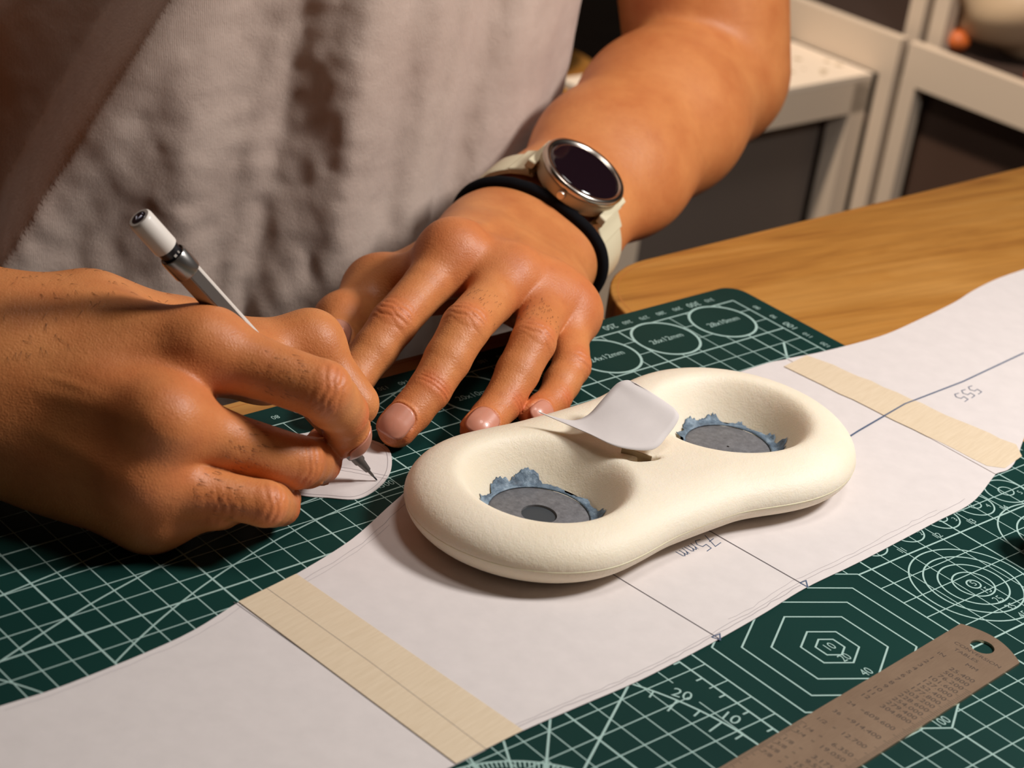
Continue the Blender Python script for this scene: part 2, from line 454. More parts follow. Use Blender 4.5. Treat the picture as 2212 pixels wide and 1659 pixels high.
pr.build('printed_scale', PRINT, matt, smooth=False)
bl = MB_()
P0 = mat2w(24.9, 17.25, ZP+.002)
bl.add(*text_geo('A2 60x45cm', .5, P0, XD, YD, align='LEFT'))
bl.build('printed_size', simple('blue_print', srgb(30, 60, 130), .5).m, matt, smooth=False)

# ================================================================ taped paper template
po = np.append(W(1200, 1300, 0)[:2], 0.01)
pap = empty('paper_template', po); tag(pap, 'long curved white paper template taped together from three sheets, under the foam', 'paper template')
P = lambda x, y: W(x, y, .05)[:2]; Q = lambda a, b: mat2w(a, b)[:2]
seamL_t, seamL_b = P(577, 1271), P(1050, 1618)
def sheet(pts, z0, z1): return slab('paper_sheet', [tuple(p) for p in pts], z0, z1, PAPER, pap, smooth=False)
far_top = catmull([Q(-14, .6), Q(-8, 1.7), P(0, 1524), P(150, 1475), P(390, 1375), P(515, 1300), P(577, 1271)], 6)
near_bot = catmull([P(1050, 1618), P(985, 1650), Q(3, 10.9), Q(-3, 11.3), Q(-9, 11.4), Q(-14, 11.3)], 6)
sheet(list(far_top)+list(near_bot), .008, .032)
topc = catmull([P(577, 1271), P(640, 1240), P(760, 1165), P(850, 1085), Q(15.2, -2.35), Q(18, -2.2), Q(21, -1.2), Q(24.2, -1.2), Q(28, -2.6), P(1640, 790), P(1700, 776)], 6)
botc = catmull([P(2150, 1025), P(2100, 1085), P(2020, 1128), P(1950, 1165), P(1850, 1217), P(1740, 1270), P(1650, 1325), P(1550, 1382), P(1460, 1430), P(1370, 1475), P(1250, 1526), P(1130, 1578), P(1050, 1618)], 6)
sheet(list(topc)+list(botc), .034, .056)
tr = catmull([P(1700, 776), P(1780, 760), P(1900, 728), P(1980, 694), P(2060, 655), P(2100, 630), P(2150, 605), P(2212, 583), Q(57, -4.1), Q(63, -3.2)], 6)
br = catmull([Q(63, 4), Q(55, 3.2), Q(46, 3.8), Q(40, 5.9), P(2190, 1003), P(2150, 1025)], 6)
sheet([tuple(P(1700, 776))]+list(tr)+list(br), .058, .08)
tp = slab('masking_tape', [P(515, 1300), P(577, 1271), P(640, 1240), P(1130, 1578), P(1050, 1618), P(985, 1650)], .0595, .067, TAPE, pap, smooth=False)
jag = lambda a, b, n, s: [tuple(np.array(a)*(1-k/n)+np.array(b)*(k/n)+rng.normal(0, s, 2)) for k in range(n+1)]
tp2 = slab('masking_tape', [tuple(W(1742, 769, .05)[:2])]+jag(P(1800, 790), P(2195, 962), 14, .05)+[tuple(P(2207, 987)), tuple(P(2170, 1013))]+jag(P(2135, 1008), P(1690, 792), 14, .04), .0825, .09, TAPE, pap, smooth=False)
# pencil and ink marks on the paper
pl = MB_()
def wl(pts, w=.05, z=.061, m=pl): m.ribbon([W(x, y, z) for x, y in pts], w, z)
def wlz(pts, w, z, m): m.ribbon([W(x, y, z) for x, y in pts], w, z)
wl([(1500, 1128), (1745, 1268)], .055); wl([(1300, 1226), (1556, 1381)], .05)
wl([(505, 1300), (985, 1640)], .025, .036)
wl([(577, 1271), (800, 1430), (1050, 1618)], .018, .0685)
pl.build('pencil_line', GRAPH, pap, smooth=False)
ik = MB_(); wlz([(1800, 965), (1855, 930), (1955, 872), (2080, 824), (2212, 762)], .075, .092, ik); ik.build('centre_line', INK, pap, smooth=False)
for tri in ([(1728, 1259), (1741, 1254), (1745, 1268), (1728, 1259)], [(1537, 1376), (1555, 1369), (1556, 1382), (1537, 1376)]):
    ik = MB_(); wlz(tri, .05, .0615, ik); ik.build('arrow_head', INK, pap, smooth=False)
GL = {'7': [[(0, .95), (.5, 1), (.2, 0)], [(.05, .48), (.45, .52)]], '5': [[(.5, 1), (.12, .96), (.08, .58), (.38, .6), (.48, .3), (.3, .02), (0, .1)]],
      'm': [[(0, .02), (.04, .55), (.07, .4), (.16, .56), (.25, .5), (.27, .05)], [(.27, .4), (.38, .56), (.48, .5), (.52, .02)]]}
def hand_text(s, px, py, px2, py2, size, z, wd=.036):
    m = MB_(); a = W(px, py, z); b = W(px2, py2, z); L_ = np.linalg.norm(b-a); xd = (b-a)/L_; yd = np.array([-xd[1], xd[0], 0]); st_ = L_/len(s)
    for i, ch in enumerate(s):
        for k in GL[ch]:
            m.ribbon([(a+xd*(i*st_+x*st_*1.5*(1 if ch != 'm' else .95)+.12*y*size)+yd*(y-.5)*size)[:2] for x, y in k], wd, z)
    m.build('handwriting', INK, pap, smooth=False)
hand_text('75mm', 1545, 1162, 1471, 1203, .68, .061, .036); hand_text('555', 2112, 838, 2068, 862, .62, .092)
fm = MB_()
def off(pts, d, w, z, j=.02):
    pts = [np.array(p) for p in pts]; out = []
    for i, p in enumerate(pts):
        t = pts[min(i+1, len(pts)-1)]-pts[max(i-1, 0)]; t = t/np.linalg.norm(t); out.append(p+np.array([-t[1], t[0]])*d+rng.normal(0, j, 2))
    fm.ribbon(out, w, z)
off(botc[6:-6], -.32, .02, .061); off(botc[10:40], -.5, .014, .061, .03); off(botc[30:-3], -.2, .03, .061); off(topc[2:22], -.38, .02, .0605); off(topc[4:16], -.55, .014, .061)
off(far_top[12:-3], -.22, .014, .036)
fm.build('faint_pencil_line', GRAPHF, pap, smooth=False)
# ================================================================ foam pad: two lobes, each with a funnel
FC = [(16.05, 2.2), (25.75, 2.15)]; FR = [4.1, 4.64]
def foam_d2(a, b):
    d = smin(np.hypot(a-FC[0][0], b-FC[0][1])-FR[0], np.hypot(a-FC[1][0], b-FC[1][1])-FR[1], 1.6)
    t = np.clip((a-FC[0][0])/9.7, 0, 1)
    return smin(d, np.hypot(a-FC[0][0]-t*9.7, b-2.1)-(4.22-.12*np.sin(t*math.pi)), 1.0)
def sstep(x): x = np.clip(x, 0, 1); return x*x*(3-2*x)
def funnel(a, b):
    f = 0
    for i, (ca, cb) in enumerate(((16.3, 2.2), (26.0, 2.0))):
        s = 1 if i == 0 else -1
        r = np.hypot((a-ca)*np.where((a-ca)*s > 0, .88, 1.0), b-cb); x = np.clip((r-1.8)/(3.1-1.8), 0, 1)
        f = f+1.62*(1-np.sin(x*math.pi/2)**1.35)
    f = f+.22*np.exp(-((a-20.7)/2.1)**2-((b-1.6)/2.2)**2)
    return f
def foam_F(X, cen=None, rad=0):
    P_ = X-np.array([0., 0., 0.]); a = P_[..., :2]@MX[:2]+MO[0]; b = P_[..., :2]@MB[:2]+MO[1]; z = P_[..., 2]
    t = -foam_d2(a, b)
    e = .02; f0 = funnel(a, b); gx = (funnel(a+e, b)-f0)/e; gy = (funnel(a, b+e)-f0)/e
    zz = z+f0-1.12
    up = (np.sqrt((np.maximum(1.6-t, 0)/1.6)**2+(np.maximum(zz, 0)/.98)**2)-1)*.98/np.sqrt(1+gx*gx+gy*gy)
    up = np.where(z+f0 > 1.12, up, np.maximum(-t, -(1.4)))
    lo = (np.sqrt((np.maximum(1.9-t, 0)/1.9)**2+(np.maximum(1.12-z, 0)/1.05)**2)-1)*1.0
    F_ = np.where(z > 1.12, up, np.maximum(lo, np.where(f0 > .05, up, -1)))
    # below the seam the floor of the funnels
    F_ = np.maximum(F_, .09-z)
    q = np.stack([(a-20.6)*.93+(b-2.75)*.35, (b-2.75)*.93-(a-20.6)*.35, z-1.85], -1)/np.array([.62, .16, .6])
    F_ = np.maximum(F_, -(np.linalg.norm(q, axis=-1)-1)*.18)
    return F_.astype(np.float32)
def foam_top(a, b):
    a, b = np.asarray(a, float), np.asarray(b, float); t = -foam_d2(a, b)
    return 1.12+.98*np.sqrt(np.maximum(0, 1-(np.maximum(1.6-t, 0)/1.6)**2))-funnel(a, b)
def foam_mat():
    m = M_('cream_foam'); co = m.coord('Object'); n = m.noise(co, 420, 4, .6); n2 = m.noise(co, 1500, 3, .6); n3 = m.noise(co, 25, 3, .5)
    m.l(m.ramp(n3, [(.35, srgb(232, 217, 192)), (.7, srgb(238, 225, 204))]), m.b.inputs['Base Color'])
    x = m.bump(n, .3, .0006); m.l(m.bump(n2, .45, .0003, x), m.b.inputs['Normal'])
    m.set(Roughness=.5, Subsurface_Weight=.25, Subsurface_Scale=.01, Specular_IOR_Level=.4); m.b.inputs['Subsurface Radius'].default_value = (1, .7, .4); return m.m
FOAM = foam_mat()
fo = np.array([*mat2w(20.7, 2.1)[:2], .09])
lo = mat2w(20.7, 2.1)-[11.5, 11.5, 0]; hi = mat2w(20.7, 2.1)+[11.5, 11.5, 0]
V, Fc = surface(foam_F, [lo[0], lo[1], -.3], [hi[0], hi[1], 3.3], .1)
V = relax(V, Fc, 2, .5)
foam = big_mesh('foam_pad', V, Fc, FOAM, org=fo)
tag(foam, 'cream double-lobed foam pad with two funnel-shaped hollows, lying on the paper template', 'foam pad')
sm = MB_()                                     # moulding seam round the rim
ol = []
for k in range(240):
    th = 2*math.pi*k/240; c, s = math.cos(th), math.sin(th); r0, r1 = 2.0, 14.0
    for _ in range(30):
        r = (r0+r1)/2
        if foam_d2(20.7+r*c, 2.1+r*s) < 0: r0 = r
        else: r1 = r
    ol.append(mat2w(20.7+(r0-.03)*c, 2.1+(r0-.03)*s, 1.1+.03*math.sin(5*th)))
sm.tube(ol, .032, 8, closed=True)
sm.build('moulding_seam', simple('foam_seam', srgb(236, 216, 178), .5, Subsurface_Weight=.2, Subsurface_Scale=.01).m, foam)
GREYM = M_('brushed_grey'); _co = GREYM.coord('Object'); _n = GREYM.noise(_co, 500, 4, .7)
GREYM.l(GREYM.ramp(_n, [(.3, srgb(96, 95, 98)), (.7, srgb(128, 127, 130))]), GREYM.b.inputs['Base Color']); GREYM.set(Roughness=.55, Metallic=.3); GREYM = GREYM.m
RAG = M_('torn_tape'); _co = RAG.coord('Object'); _n = RAG.noise(_co, 180, 5, .7)
RAG.l(RAG.ramp(_n, [(.3, srgb(50, 62, 76)), (.5, srgb(92, 110, 126)), (.75, srgb(150, 166, 178))]), RAG.b.inputs['Base Color']); RAG.l(RAG.bump(_n, .6, .001), RAG.b.inputs['Normal']); RAG.set(Roughness=.6); RAG = RAG.m
DARK = simple('dark_recess', srgb(52, 56, 60), .6).m
for i, (pc, pcx, rr) in enumerate((((1197, 1120), None, 1.8), ((1580, 968), None, 1.65))):
    c = W(*pc, .62); ca, cb = w2mat(c)
    ca, cb = (16.35, 2.2) if i == 0 else (26.0, 2.0)
    c = mat2w(ca, cb, .60)
    d = MB_(); prof = [(.62, -.1), (.62, .0), (rr-.05, .0), (rr, -.03), (rr, -.16)] if i == 0 else [(.05, 0), (rr-.05, 0), (rr, -.03), (rr, -.16)]
    n = 64; v = []; f = []
    for (r, h) in prof:
        for k in range(n): v.append(c+np.array([r*math.cos(2*math.pi*k/n), r*math.sin(2*math.pi*k/n), h]))
    for q in range(len(prof)-1):
        for k in range(n): l = (k+1) % n; f.append((q*n+k, (q+1)*n+k, (q+1)*n+l, q*n+l))
    d.add(v, f); ds = d.build('metal_disc', GREYM, foam, auto=40)
    if i == 0:
        d = MB_(); d.lathe([(.6, -.12), (.6, -.07)], c, (0, 0, 1), 48); d.build('disc_hole', DARK, ds, smooth=False)
    # torn tape ring, jagged at its outer edge, clinging to the funnel wall
    def on_foam(P2):
        zs = np.arange(2.4, .2, -.02); X = np.zeros((len(P2), len(zs), 3)); X[..., :2] = np.array(P2)[:, None, :2]; X[..., 2] = zs
        D = foam_F(X); k = np.argmax(D < 0, axis=1); return zs[k]
    n = 220; prng = np.random.default_rng(5+i); rad = []
    w = 0
    for k in range(n):
        th = 2*math.pi*k/n; w = .8*w+prng.normal(0, .035)
        up = math.exp(-((((th-math.radians(88 if i == 0 else 120))+math.pi) % (2*math.pi)-math.pi)/.20)**2)*(.16 if i == 0 else .08)
        rad.append(rr+.26+.10*math.sin(3*th+1)+.08*math.sin(11*th)+w+up)
    v = []; f = []; rings = [rr-.04, rr+.03, rr+.14, .8, .93, 1.0]
    for q, r in enumerate(rings):
        pts_ = []
        for k in range(n):
            th = 2*math.pi*k/n; R_ = r if q < 3 else rr+.14+(rad[k]-rr-.14)*(r-.7)/.3; pts_.append(c+np.array([R_*math.cos(th), R_*math.sin(th), 0]))
        zt = on_foam(pts_)
        for k in range(n):
            zz = max(zt[k]+.05+(.03*abs(prng.normal()) if q >= 3 else 0), .665) if q else .64
            v.append((pts_[k][0], pts_[k][1], zz))
    for q in range(len(rings)-1):
        for k in range(n): l = (k+1) % n; f.append((q*n+k, q*n+l, (q+1)*n+l, (q+1)*n+k))
    # give it thickness
    N = len(v); v2 = [(x, y, z-.03) for x, y, z in v]; f2 = [tuple(j+N for j in q[::-1]) for q in f]
    for k in range(n): l = (k+1) % n; f2.append(((len(rings)-1)*n+k, (len(rings)-1)*n+l, N+(len(rings)-1)*n+l, N+(len(rings)-1)*n+k)); f2.append((l, k, N+k, N+l))
    mesh('torn_tape', v+v2, f+f2, RAG, foam)
# brown card edge showing in the slot
cm = MB_(); p0, p1 = W(1350, 966, 2.15), W(1402, 984, 2.05)
d_ = (p1-p0)/np.linalg.norm(p1-p0); cm.box((p0+p1)/2-[0, 0, .2], (1.1, .05, .4), np.stack([d_, np.cross([0, 0, 1], d_), [0, 0, 1]], 1))
cm.build('card_insert', simple('brown_card', srgb(150, 128, 96), .7).m, foam, smooth=False)

# ================================================================ curled paper tab pushed into the slot
rows = [((1163, 890, 3.55), (1166, 892, 3.52)), ((1195, 901, 3.35), (1212, 912, 3.2)), ((1238, 909, 3.25), (1272, 938, 3.05)), ((1270, 897, 3.55), (1335, 966, 2.92)),
        ((1300, 865, 4.3), (1408, 972, 2.92)), ((1325, 836, 4.95), (1443, 940, 3.45)), ((1340, 825, 5.25), (1466, 905, 4.1)), ((1358, 822, 5.35), (1458, 886, 4.35)), ((1375, 828, 5.32), (1435, 868, 4.55))]
A0_ = catmull([W(x, y, 2.35+(z-2.92)*.55) for (x, y, z), _ in rows], 8); B0_ = catmull([W(x, y, 2.35+(z-2.92)*.55) for _, (x, y, z) in rows], 8)
v = []; f = []; nv = 13
for p, q in zip(A0_, B0_):
    for k in range(nv):
        t = k/(nv-1); x = p*(1-t)+q*t; v.append(x)
for i in range(len(A0_)-1):
    for k in range(nv-1): f.append((i*nv+k, (i+1)*nv+k, (i+1)*nv+k+1, i*nv+k+1))
v = np.array(v)
tb = mesh('paper_tab', v, f, PAPER, org=v.mean(0)); mo_ = tb.modifiers.new('thick', 'SOLIDIFY'); mo_.thickness = .03*U
tag(tb, 'curled white paper tab stuck upright in the slot between the two lobes of the foam', 'paper tab')

# ================================================================ small paper piece being drawn on
dp = [(846, 985), (842, 1022), (815, 1055), (770, 1077), (705, 1074), (648, 1069), (580, 1050), (540, 1010), (570, 965), (640, 938), (720, 932), (790, 946), (832, 962)]
dl = catmull([W(x, y, .05)[:2] for x, y in dp], 6, closed=True)
pd = slab('paper_piece', [tuple(p) for p in dl], .012, .04, PAPER, org=[*np.mean(dl, 0), .012], smooth=False)
tag(pd, 'small rounded white paper piece under the pencil tip beside the spread hand', 'paper piece')
k_ = MB_(); cdl = np.mean(dl, 0)
k_.ribbon([cdl+(p-cdl)*.93 for p in dl], .022, .046, closed=True)
k_.ribbon([W(700, 1005, 0)[:2], W(760, 1015, 0)[:2], W(836, 1030, 0)[:2]], .02, .046); k_.ribbon([W(700, 1012, 0)[:2], W(760, 1022, 0)[:2], W(836, 1037, 0)[:2]], .015, .046)
k_.build('pencil_line', GRAPHF, pd, smooth=False)

# ================================================================ mechanical pencil
def chain_pt(px, T, L, sg):
    d = ray(*px); d = d/np.linalg.norm(d); o = T-CAM; tc = o@d; k = max(0, L*L-(o@o-tc*tc)); return CAM+(tc+sg*math.sqrt(k))*d
TIP = W(815, 1038, .055); TOP = chain_pt((300, 470), TIP, 13.8, -1); PU = (TOP-TIP)/13.8
toc = CAM-(TIP+PU*10); toc /= np.linalg.norm(toc)
PE1 = np.cross(toc, PU); PE1 /= np.linalg.norm(PE1)
if PE1[0] < 0: PE1 = -PE1
PE2 = np.cross(PU, PE1)
if PE2@toc < 0: PE2 = -PE2
pen = empty('mechanical_pencil', TIP); tag(pen, 'white and silver mechanical pencil held upright in the writing hand', 'pencil')
WHITEP = simple('white_plastic', srgb(226, 216, 206), .35).m
SILV = simple('satin_silver', srgb(150, 146, 142), .28, .9).m
GUN = simple('gunmetal', srgb(118, 111, 106), .38, .6).m
BLK = simple('black_plastic', srgb(22, 20, 24), .35).m
def pp(s, x=0, y=0): return TIP+PU*s+PE1*x+PE2*y
q = MB_(); q.lathe([(.004, 0), (.03, .05), (.03, .3)], TIP, PU, 16); q.build('lead', simple('graphite', srgb(40, 38, 40), .4).m, pen)
q = MB_(); q.lathe([(.045, .28), (.06, .6), (.11, .62), (.17, 1.15), (.21, 1.16), (.22, 1.5), (.27, 1.52), (.3, 1.95), (.36, 1.97), (.38, 2.4)], TIP, PU, 40, scale=(1, 1)); q.build('tip_cone', GUN, pen, auto=35)
q = MB_()
al = math.radians(-68)
def hexring(s, R, n0=6): return [pp(s, R*math.sin(al+k*math.pi/3), R*math.cos(al+k*math.pi/3)) for k in range(6)]
v = hexring(2.35, .36)+hexring(2.6, .42)+hexring(11.35, .42)+hexring(11.45, .38); f = []
for r in range(3):
    for k in range(6): l = (k+1) % 6; f.append((r*6+k, r*6+l, (r+1)*6+l, (r+1)*6+k))
f += [(0, 1, 2, 3, 4, 5), (23, 22, 21, 20, 19, 18)]
q.add(v, f); barrel = q.build('barrel', WHITEP, pen, smooth=False)
def panel(name, k, w0, w1, s0, s1, mat, t=.025, cut=0):
    A_ = np.array([.42*math.sin(al+k*math.pi/3), .42*math.cos(al+k*math.pi/3)]); B_ = np.array([.42*math.sin(al+(k+1)*math.pi/3), .42*math.cos(al+(k+1)*math.pi/3)])
    nn = (A_+B_)/2; nn /= np.linalg.norm(nn); c0 = A_+(B_-A_)*w0; c1 = A_+(B_-A_)*w1
    v = [pp(s, *(c+nn*h)) for h in (-.01, t) for (s, c) in ((s0, c0), (s0+cut, c1), (s1, c1), (s1, c0))]
    m = MB_(); m.add(v, [(0, 1, 2, 3), (7, 6, 5, 4), (0, 4, 5, 1), (1, 5, 6, 2), (2, 6, 7, 3), (3, 7, 4, 0)]); return m.build(name, mat, pen, smooth=False)
panel('metal_panel', 1, .04, .88, 8.2, 11.4, GUN); panel('metal_panel', 0, .0, .97, 6.5, 11.4, SILV)
q = MB_(); q.lathe([(.30, 11.2), (.44, 11.25), (.455, 11.3), (.455, 12.0), (.43, 12.06), (.40, 12.07), (.385, 12.0), (.3, 12.0)], TIP, PU, 48); col = q.build('collar', SILV, pen, auto=35)
q = MB_(); q.lathe([(.30, 11.95), (.33, 12.05), (.33, 12.2), (.36, 12.22), (.36, 12.4), (.3, 12.42)], TIP, PU, 40); ring = q.build('indicator_ring', BLK, pen, auto=35)
q = MB_(); q.box(pp(12.14, .05, .335), (.09, .09, .03), np.stack([PE1, PU, PE2], 1)); q.box(pp(12.14, .2, .275), (.05, .09, .03), np.stack([PE1, PU, PE2], 1)); q.build('indicator_mark', WHITEP, ring, smooth=False)
q = MB_(); q.lathe([(.34, 12.4), (.40, 12.42), (.405, 12.5), (.405, 13.68), (.385, 13.76), (.35, 13.8), (.02, 13.8)], TIP, PU, 56); cap = q.build('push_cap', WHITEP, pen, auto=35)
q = MB_(); q.lathe([(.255, 13.79), (.25, 13.812), (.01, 13.812)], TIP, PU, 48); badge = q.build('cap_badge', simple('navy_badge', srgb(20, 20, 36), .3).m, cap, auto=35)
lx = PE1*math.cos(-.6)+np.cross(PU, PE1)*math.sin(-.6); ly = np.cross(PU, lx)
q = MB_()
for a_, b_ in (((-.08, -.11), (-.10, .10)), ((-.08, -.11), (.12, .03))):
    a3 = TIP+PU*13.815+lx*a_[0]+ly*a_[1]; b3 = TIP+PU*13.815+lx*b_[0]+ly*b_[1]; q.tube([a3, b3], .022, 8)
q.tube([TIP+PU*13.812+lx*.12+ly*.12, TIP+PU*13.83+lx*.12+ly*.12], .018, 10)
q.build('badge_mark', simple('pale_mark', srgb(190, 186, 200), .4).m, badge)

# ================================================================ steel ruler
r0 = W(2075, 1347, .1); r1 = W(1560, 1655, .1); rd = (r1-r0)[:2]; rd /= np.linalg.norm(rd); rp = np.array([-rd[1], rd[0]])
if rp[0] < 0: rp = -rp
R0 = r0[:2]
def rl(s, t): return R0+rd*s+rp*t       # s along from the rounded end, t across
out = [rl(.02+(.0), .12), rl(-.0, .2)]
out = []
for k in range(25):
    t = k/24*2.5; out.append(rl(.0+.33*(t/2.5)-.42*math.sin(math.pi*t/2.5)**.9, t))
out += [rl(32, 2.5), rl(32, 0)]
hc_ = W(2122, 1397, .1)[:2]; hole = [hc_+.40*np.array([math.cos(2*math.pi*k/32), math.sin(2*math.pi*k/32)]) for k in range(32)]
bm = bmesh.new(); ed = []
for loop in (out, hole):
    vs = [bm.verts.new((p[0], p[1], .1)) for p in loop]; ed += [bm.edges.new((vs[i], vs[(i+1) % len(vs)])) for i in range(len(vs))]
bmesh.ops.triangle_fill(bm, use_beauty=True, edges=ed)
for fc in bm.faces:
    if fc.normal.z < 0: fc.normal_flip()
g = bmesh.ops.extrude_face_region(bm, geom=list(bm.faces))
for x in g['geom']:
    if isinstance(x, bmesh.types.BMVert): x.co.z = .012
bmesh.ops.recalc_face_normals(bm, faces=bm.faces); bm.verts.index_update()
vv = [tuple(x.co) for x in bm.verts]; ff = [tuple(x.index for x in p.verts) for p in bm.faces]; bm.free()
def steel():
    m = M_('ruler_steel'); co = m.coord('Object', rot=(0, 0, -math.atan2(rd[1], rd[0])))
    mp = m.n('ShaderNodeMapping'); mp.inputs['Scale'].default_value = (30, 300, 30); m.l(co, mp.inputs[0]); n = m.noise(mp.outputs[0], 8, 5, .6)
    n2 = m.noise(co, 40, 4, .6)
    c = m.mix(.5, m.ramp(n, [(.3, srgb(200, 166, 138)), (.7, srgb(220, 188, 158))]), m.ramp(n2, [(.3, srgb(190, 156, 130)), (.7, srgb(226, 192, 162))]))
    m.l(c, m.b.inputs['Base Color']); m.l(m.bump(n, .05, .0002), m.b.inputs['Normal']); m.set(Roughness=.36, Metallic=.85); return m.m
rul = mesh('steel_ruler', vv, ff, steel(), org=[*rl(10, 1.25), .012], smooth=False)
tag(rul, 'worn steel ruler with an engraved conversion table, lying across the lower right of the mat', 'ruler')
e_ = MB_(); xd3 = np.array([*rp, 0]); yd3 = np.array([*-rd, 0])
def rt(s_, s, t, size=.24, al_='LEFT', sx=1.2): e_.add(*text_geo(s_, size, [*rl(s, t), .1015], xd3, yd3, align=al_, sx=sx))
rt('CONVERSION', 1.15, .5, .235); rt('TABLES', 1.5, .72, .235); rt('IN', 2.15, .5, .25); rt('MM', 1.95, 1.45, .25)
rows_ = [('1', '25.400'), ('2', '50.800'), ('3', '76.200'), ('4', '101.600'), ('5', '127.000'), ('6', '152.400'), ('7', '177.800'), ('8', '203.200'), ('9', '228.600'), ('10', '254.000'), ('11', '279.400'), ('12', '304.800')]
for i, (x, y) in enumerate(rows_): rt(x, 2.6+.33*i, .66, .28, 'RIGHT'); rt(y, 2.6+.33*i, 2.2, .29, 'RIGHT')
for i, (x, y) in enumerate([('24', '609.600'), ('36', '914.400'), ('1/2', '12.700'), ('1/4', '6.350'), ('3/4', '19.050'), ('1/8', '3.175'), ('3/8', '9.525'), ('5/8', '15.875'), ('7/8', '22.225')]):
    s_ = 6.95+[0, .75, 1.5, 2.2, 2.6, 3.2, 3.55, 3.9, 4.25][i]; rt(x, s_, .62, .25, 'RIGHT'); rt('=', s_, .9, .2, 'CENTER'); rt(y, s_, 2.1, .29, 'RIGHT')
for k in range(180):
    s_ = 3.2+k*.1; l = .16 if k % 5 else .26; e_.ribbon([rl(s_, 2.47), rl(s_, 2.47-l)], .018, .1013)
for k in range(160):
    s_ = 9+k*.08; l = .14 if k % 4 else .24; e_.ribbon([rl(s_, .03), rl(s_, .03+l)], .018, .1013)
e_.build('engraving', simple('engraved_dark', srgb(64, 50, 42), .7, .2).m, rul, smooth=False)

# ================================================================ black handle at the right edge
hd = W(2197, 1232, 0)+np.array([.55, .9, 0]); bh = empty('tool_handle', [hd[0], hd[1], 0.01]); tag(bh, 'black round-ended handle lying on the mat at the right edge of the photo', 'tool handle')
BLKR = simple('black_rubber', srgb(26, 20, 22), .55).m
ax_ = np.array([.93, .37, 0.0]); ax_ /= np.linalg.norm(ax_); o_ = np.array([hd[0], hd[1], 1.25])
prof = [(.05, 0), (.5, .05), (.85, .2), (1.1, .5), (1.22, .9), (1.24, 1.6), (1.16, 1.7), (1.16, 1.85), (1.24, 1.95), (1.24, 2.6), (1.16, 2.7), (1.16, 2.85), (1.24, 2.95), (1.2, 8), (.9, 9.5), (.5, 10), (.05, 10.1)]
q = MB_(); q.lathe(prof, o_, ax_, 40); q.build('grip', BLKR, bh)
q = MB_(); q.lathe([(1.26, 4.0), (1.30, 4.05), (1.30, 4.35), (1.26, 4.4)], o_, ax_, 40); q.build('grip_band', GUN, bh)
# ================================================================ the person: both arms and hands and the torso as one surface
def nrm(v): v = np.asarray(v, float); return v/(np.linalg.norm(v)+1e-12)
def perp(v, t): t = nrm(t); v = np.asarray(v, float); return nrm(v-(v@t)*t)
PX = {}                          # hand joints
# ---- left hand, spread on the mat
L = {}
T_ = W(730, 880, .72); L['i'] = [T_]
for px, l in (((770, 808), 1.95), ((850, 698), 2.6), ((980, 548), 4.5)): L['i'].append(chain_pt(px, L['i'][-1], l, 1))
L['m'] = [W(858, 925, .72)]
for px, l in (((928, 842), 2.0), ((1006, 706), 3.0), ((1100, 602), 4.8)): L['m'].append(chain_pt(px, L['m'][-1], l, 1))
L['r'] = [W(1033, 930, .70)]
for px, l in (((1086, 868), 1.9), ((1152, 738), 2.9), ((1182, 640), 4.4)): L['r'].append(chain_pt(px, L['r'][-1], l, 1))
L['p'] = [W(1152, 900, .62)]
for px, l in (((1197, 862), 1.6), ((1235, 790), 2.0), ((1230, 680), 3.4)): L['p'].append(chain_pt(px, L['p'][-1], l, 1))
L['t'] = [W(722, 752, .85)]
for px, l in (((740, 695), 2.3), ((818, 622), 3.3)): L['t'].append(chain_pt(px, L['t'][-1], l, 1))
LW_ = chain_pt((1113, 550), L['m'][3], 7.6, 1)
LE = chain_pt((1530, 152), LW_, 24.5, 1)
LU = nrm(LE-LW_); LD = perp(np.array([.39, -.2, .9]), LU); LS = np.cross(LU, LD)     # along the forearm, dorsal, sideways
LSH = np.array([0.0, 40.0, 36.0])
# ---- right hand, holding the pencil
R = {}
def near_pen(px, dist):
    d = nrm(ray(*px)); lo_, hi_ = 50., 90.
    for t in np.arange(55, 90, .02):
        X = CAM+d*t; q = X-TIP; 
        if np.linalg.norm(q-(q@PU)*PU) <= dist: return X
    return CAM+d*72
R['i'] = [near_pen((752, 940), 1.08)]
R['i'].append(chain_pt((742, 893), R['i'][0], 1.75, -1)); R['i'].append(chain_pt((696, 842), R['i'][1], 2.3, -1))
R['i'].append(W(440, 752, 6.1))
R['m'] = [W(700, 962, 1.35), ]
R['m'].append(chain_pt((690, 998), R['m'][0], 1.6, -1)); R['m'].append(chain_pt((642, 998), R['m'][1], 2.3, -1)); R['m'].append(W(352, 908, 4.7))
R['r'] = [W(612, 1062, .8)]
R['r'].append(chain_pt((606, 1094), R['r'][0], 1.5, -1)); R['r'].append(chain_pt((572, 1088), R['r'][1], 2.1, -1)); R['r'].append(W(303, 1035, 2.75))
R['p'] = [W(505, 1075, .7)]
R['p'].append(chain_pt((500, 1098), R['p'][0], 1.2, -1)); R['p'].append(chain_pt((465, 1098), R['p'][1], 1.7, -1)); R['p'].append(W(325, 1105, 1.25))
RTt = TIP+PU*3.0+nrm(np.cross(PU, toc))*0
R['t'] = [W(768, 872, 2.2), W(668, 748, 3.8), W(570, 782, 3.2)]
RWr = chain_pt((-95, 800), R['m'][3], 7.9, 1)
RE = np.array([-40.0, 6.0, 4.5]); RSH = np.array([-30.0, 14.0, 36.0])
JOINTS = dict(L=L, R=R, LW=LW_, LE=LE, RW=RWr)
RAD = {'i': (.70, .76, .91, 1.0), 'm': (.72, .78, .94, 1.02), 'r': (.68, .74, .88, .98), 'p': (.58, .64, .76, .92)}
B = Body(); marks = []; nails = []
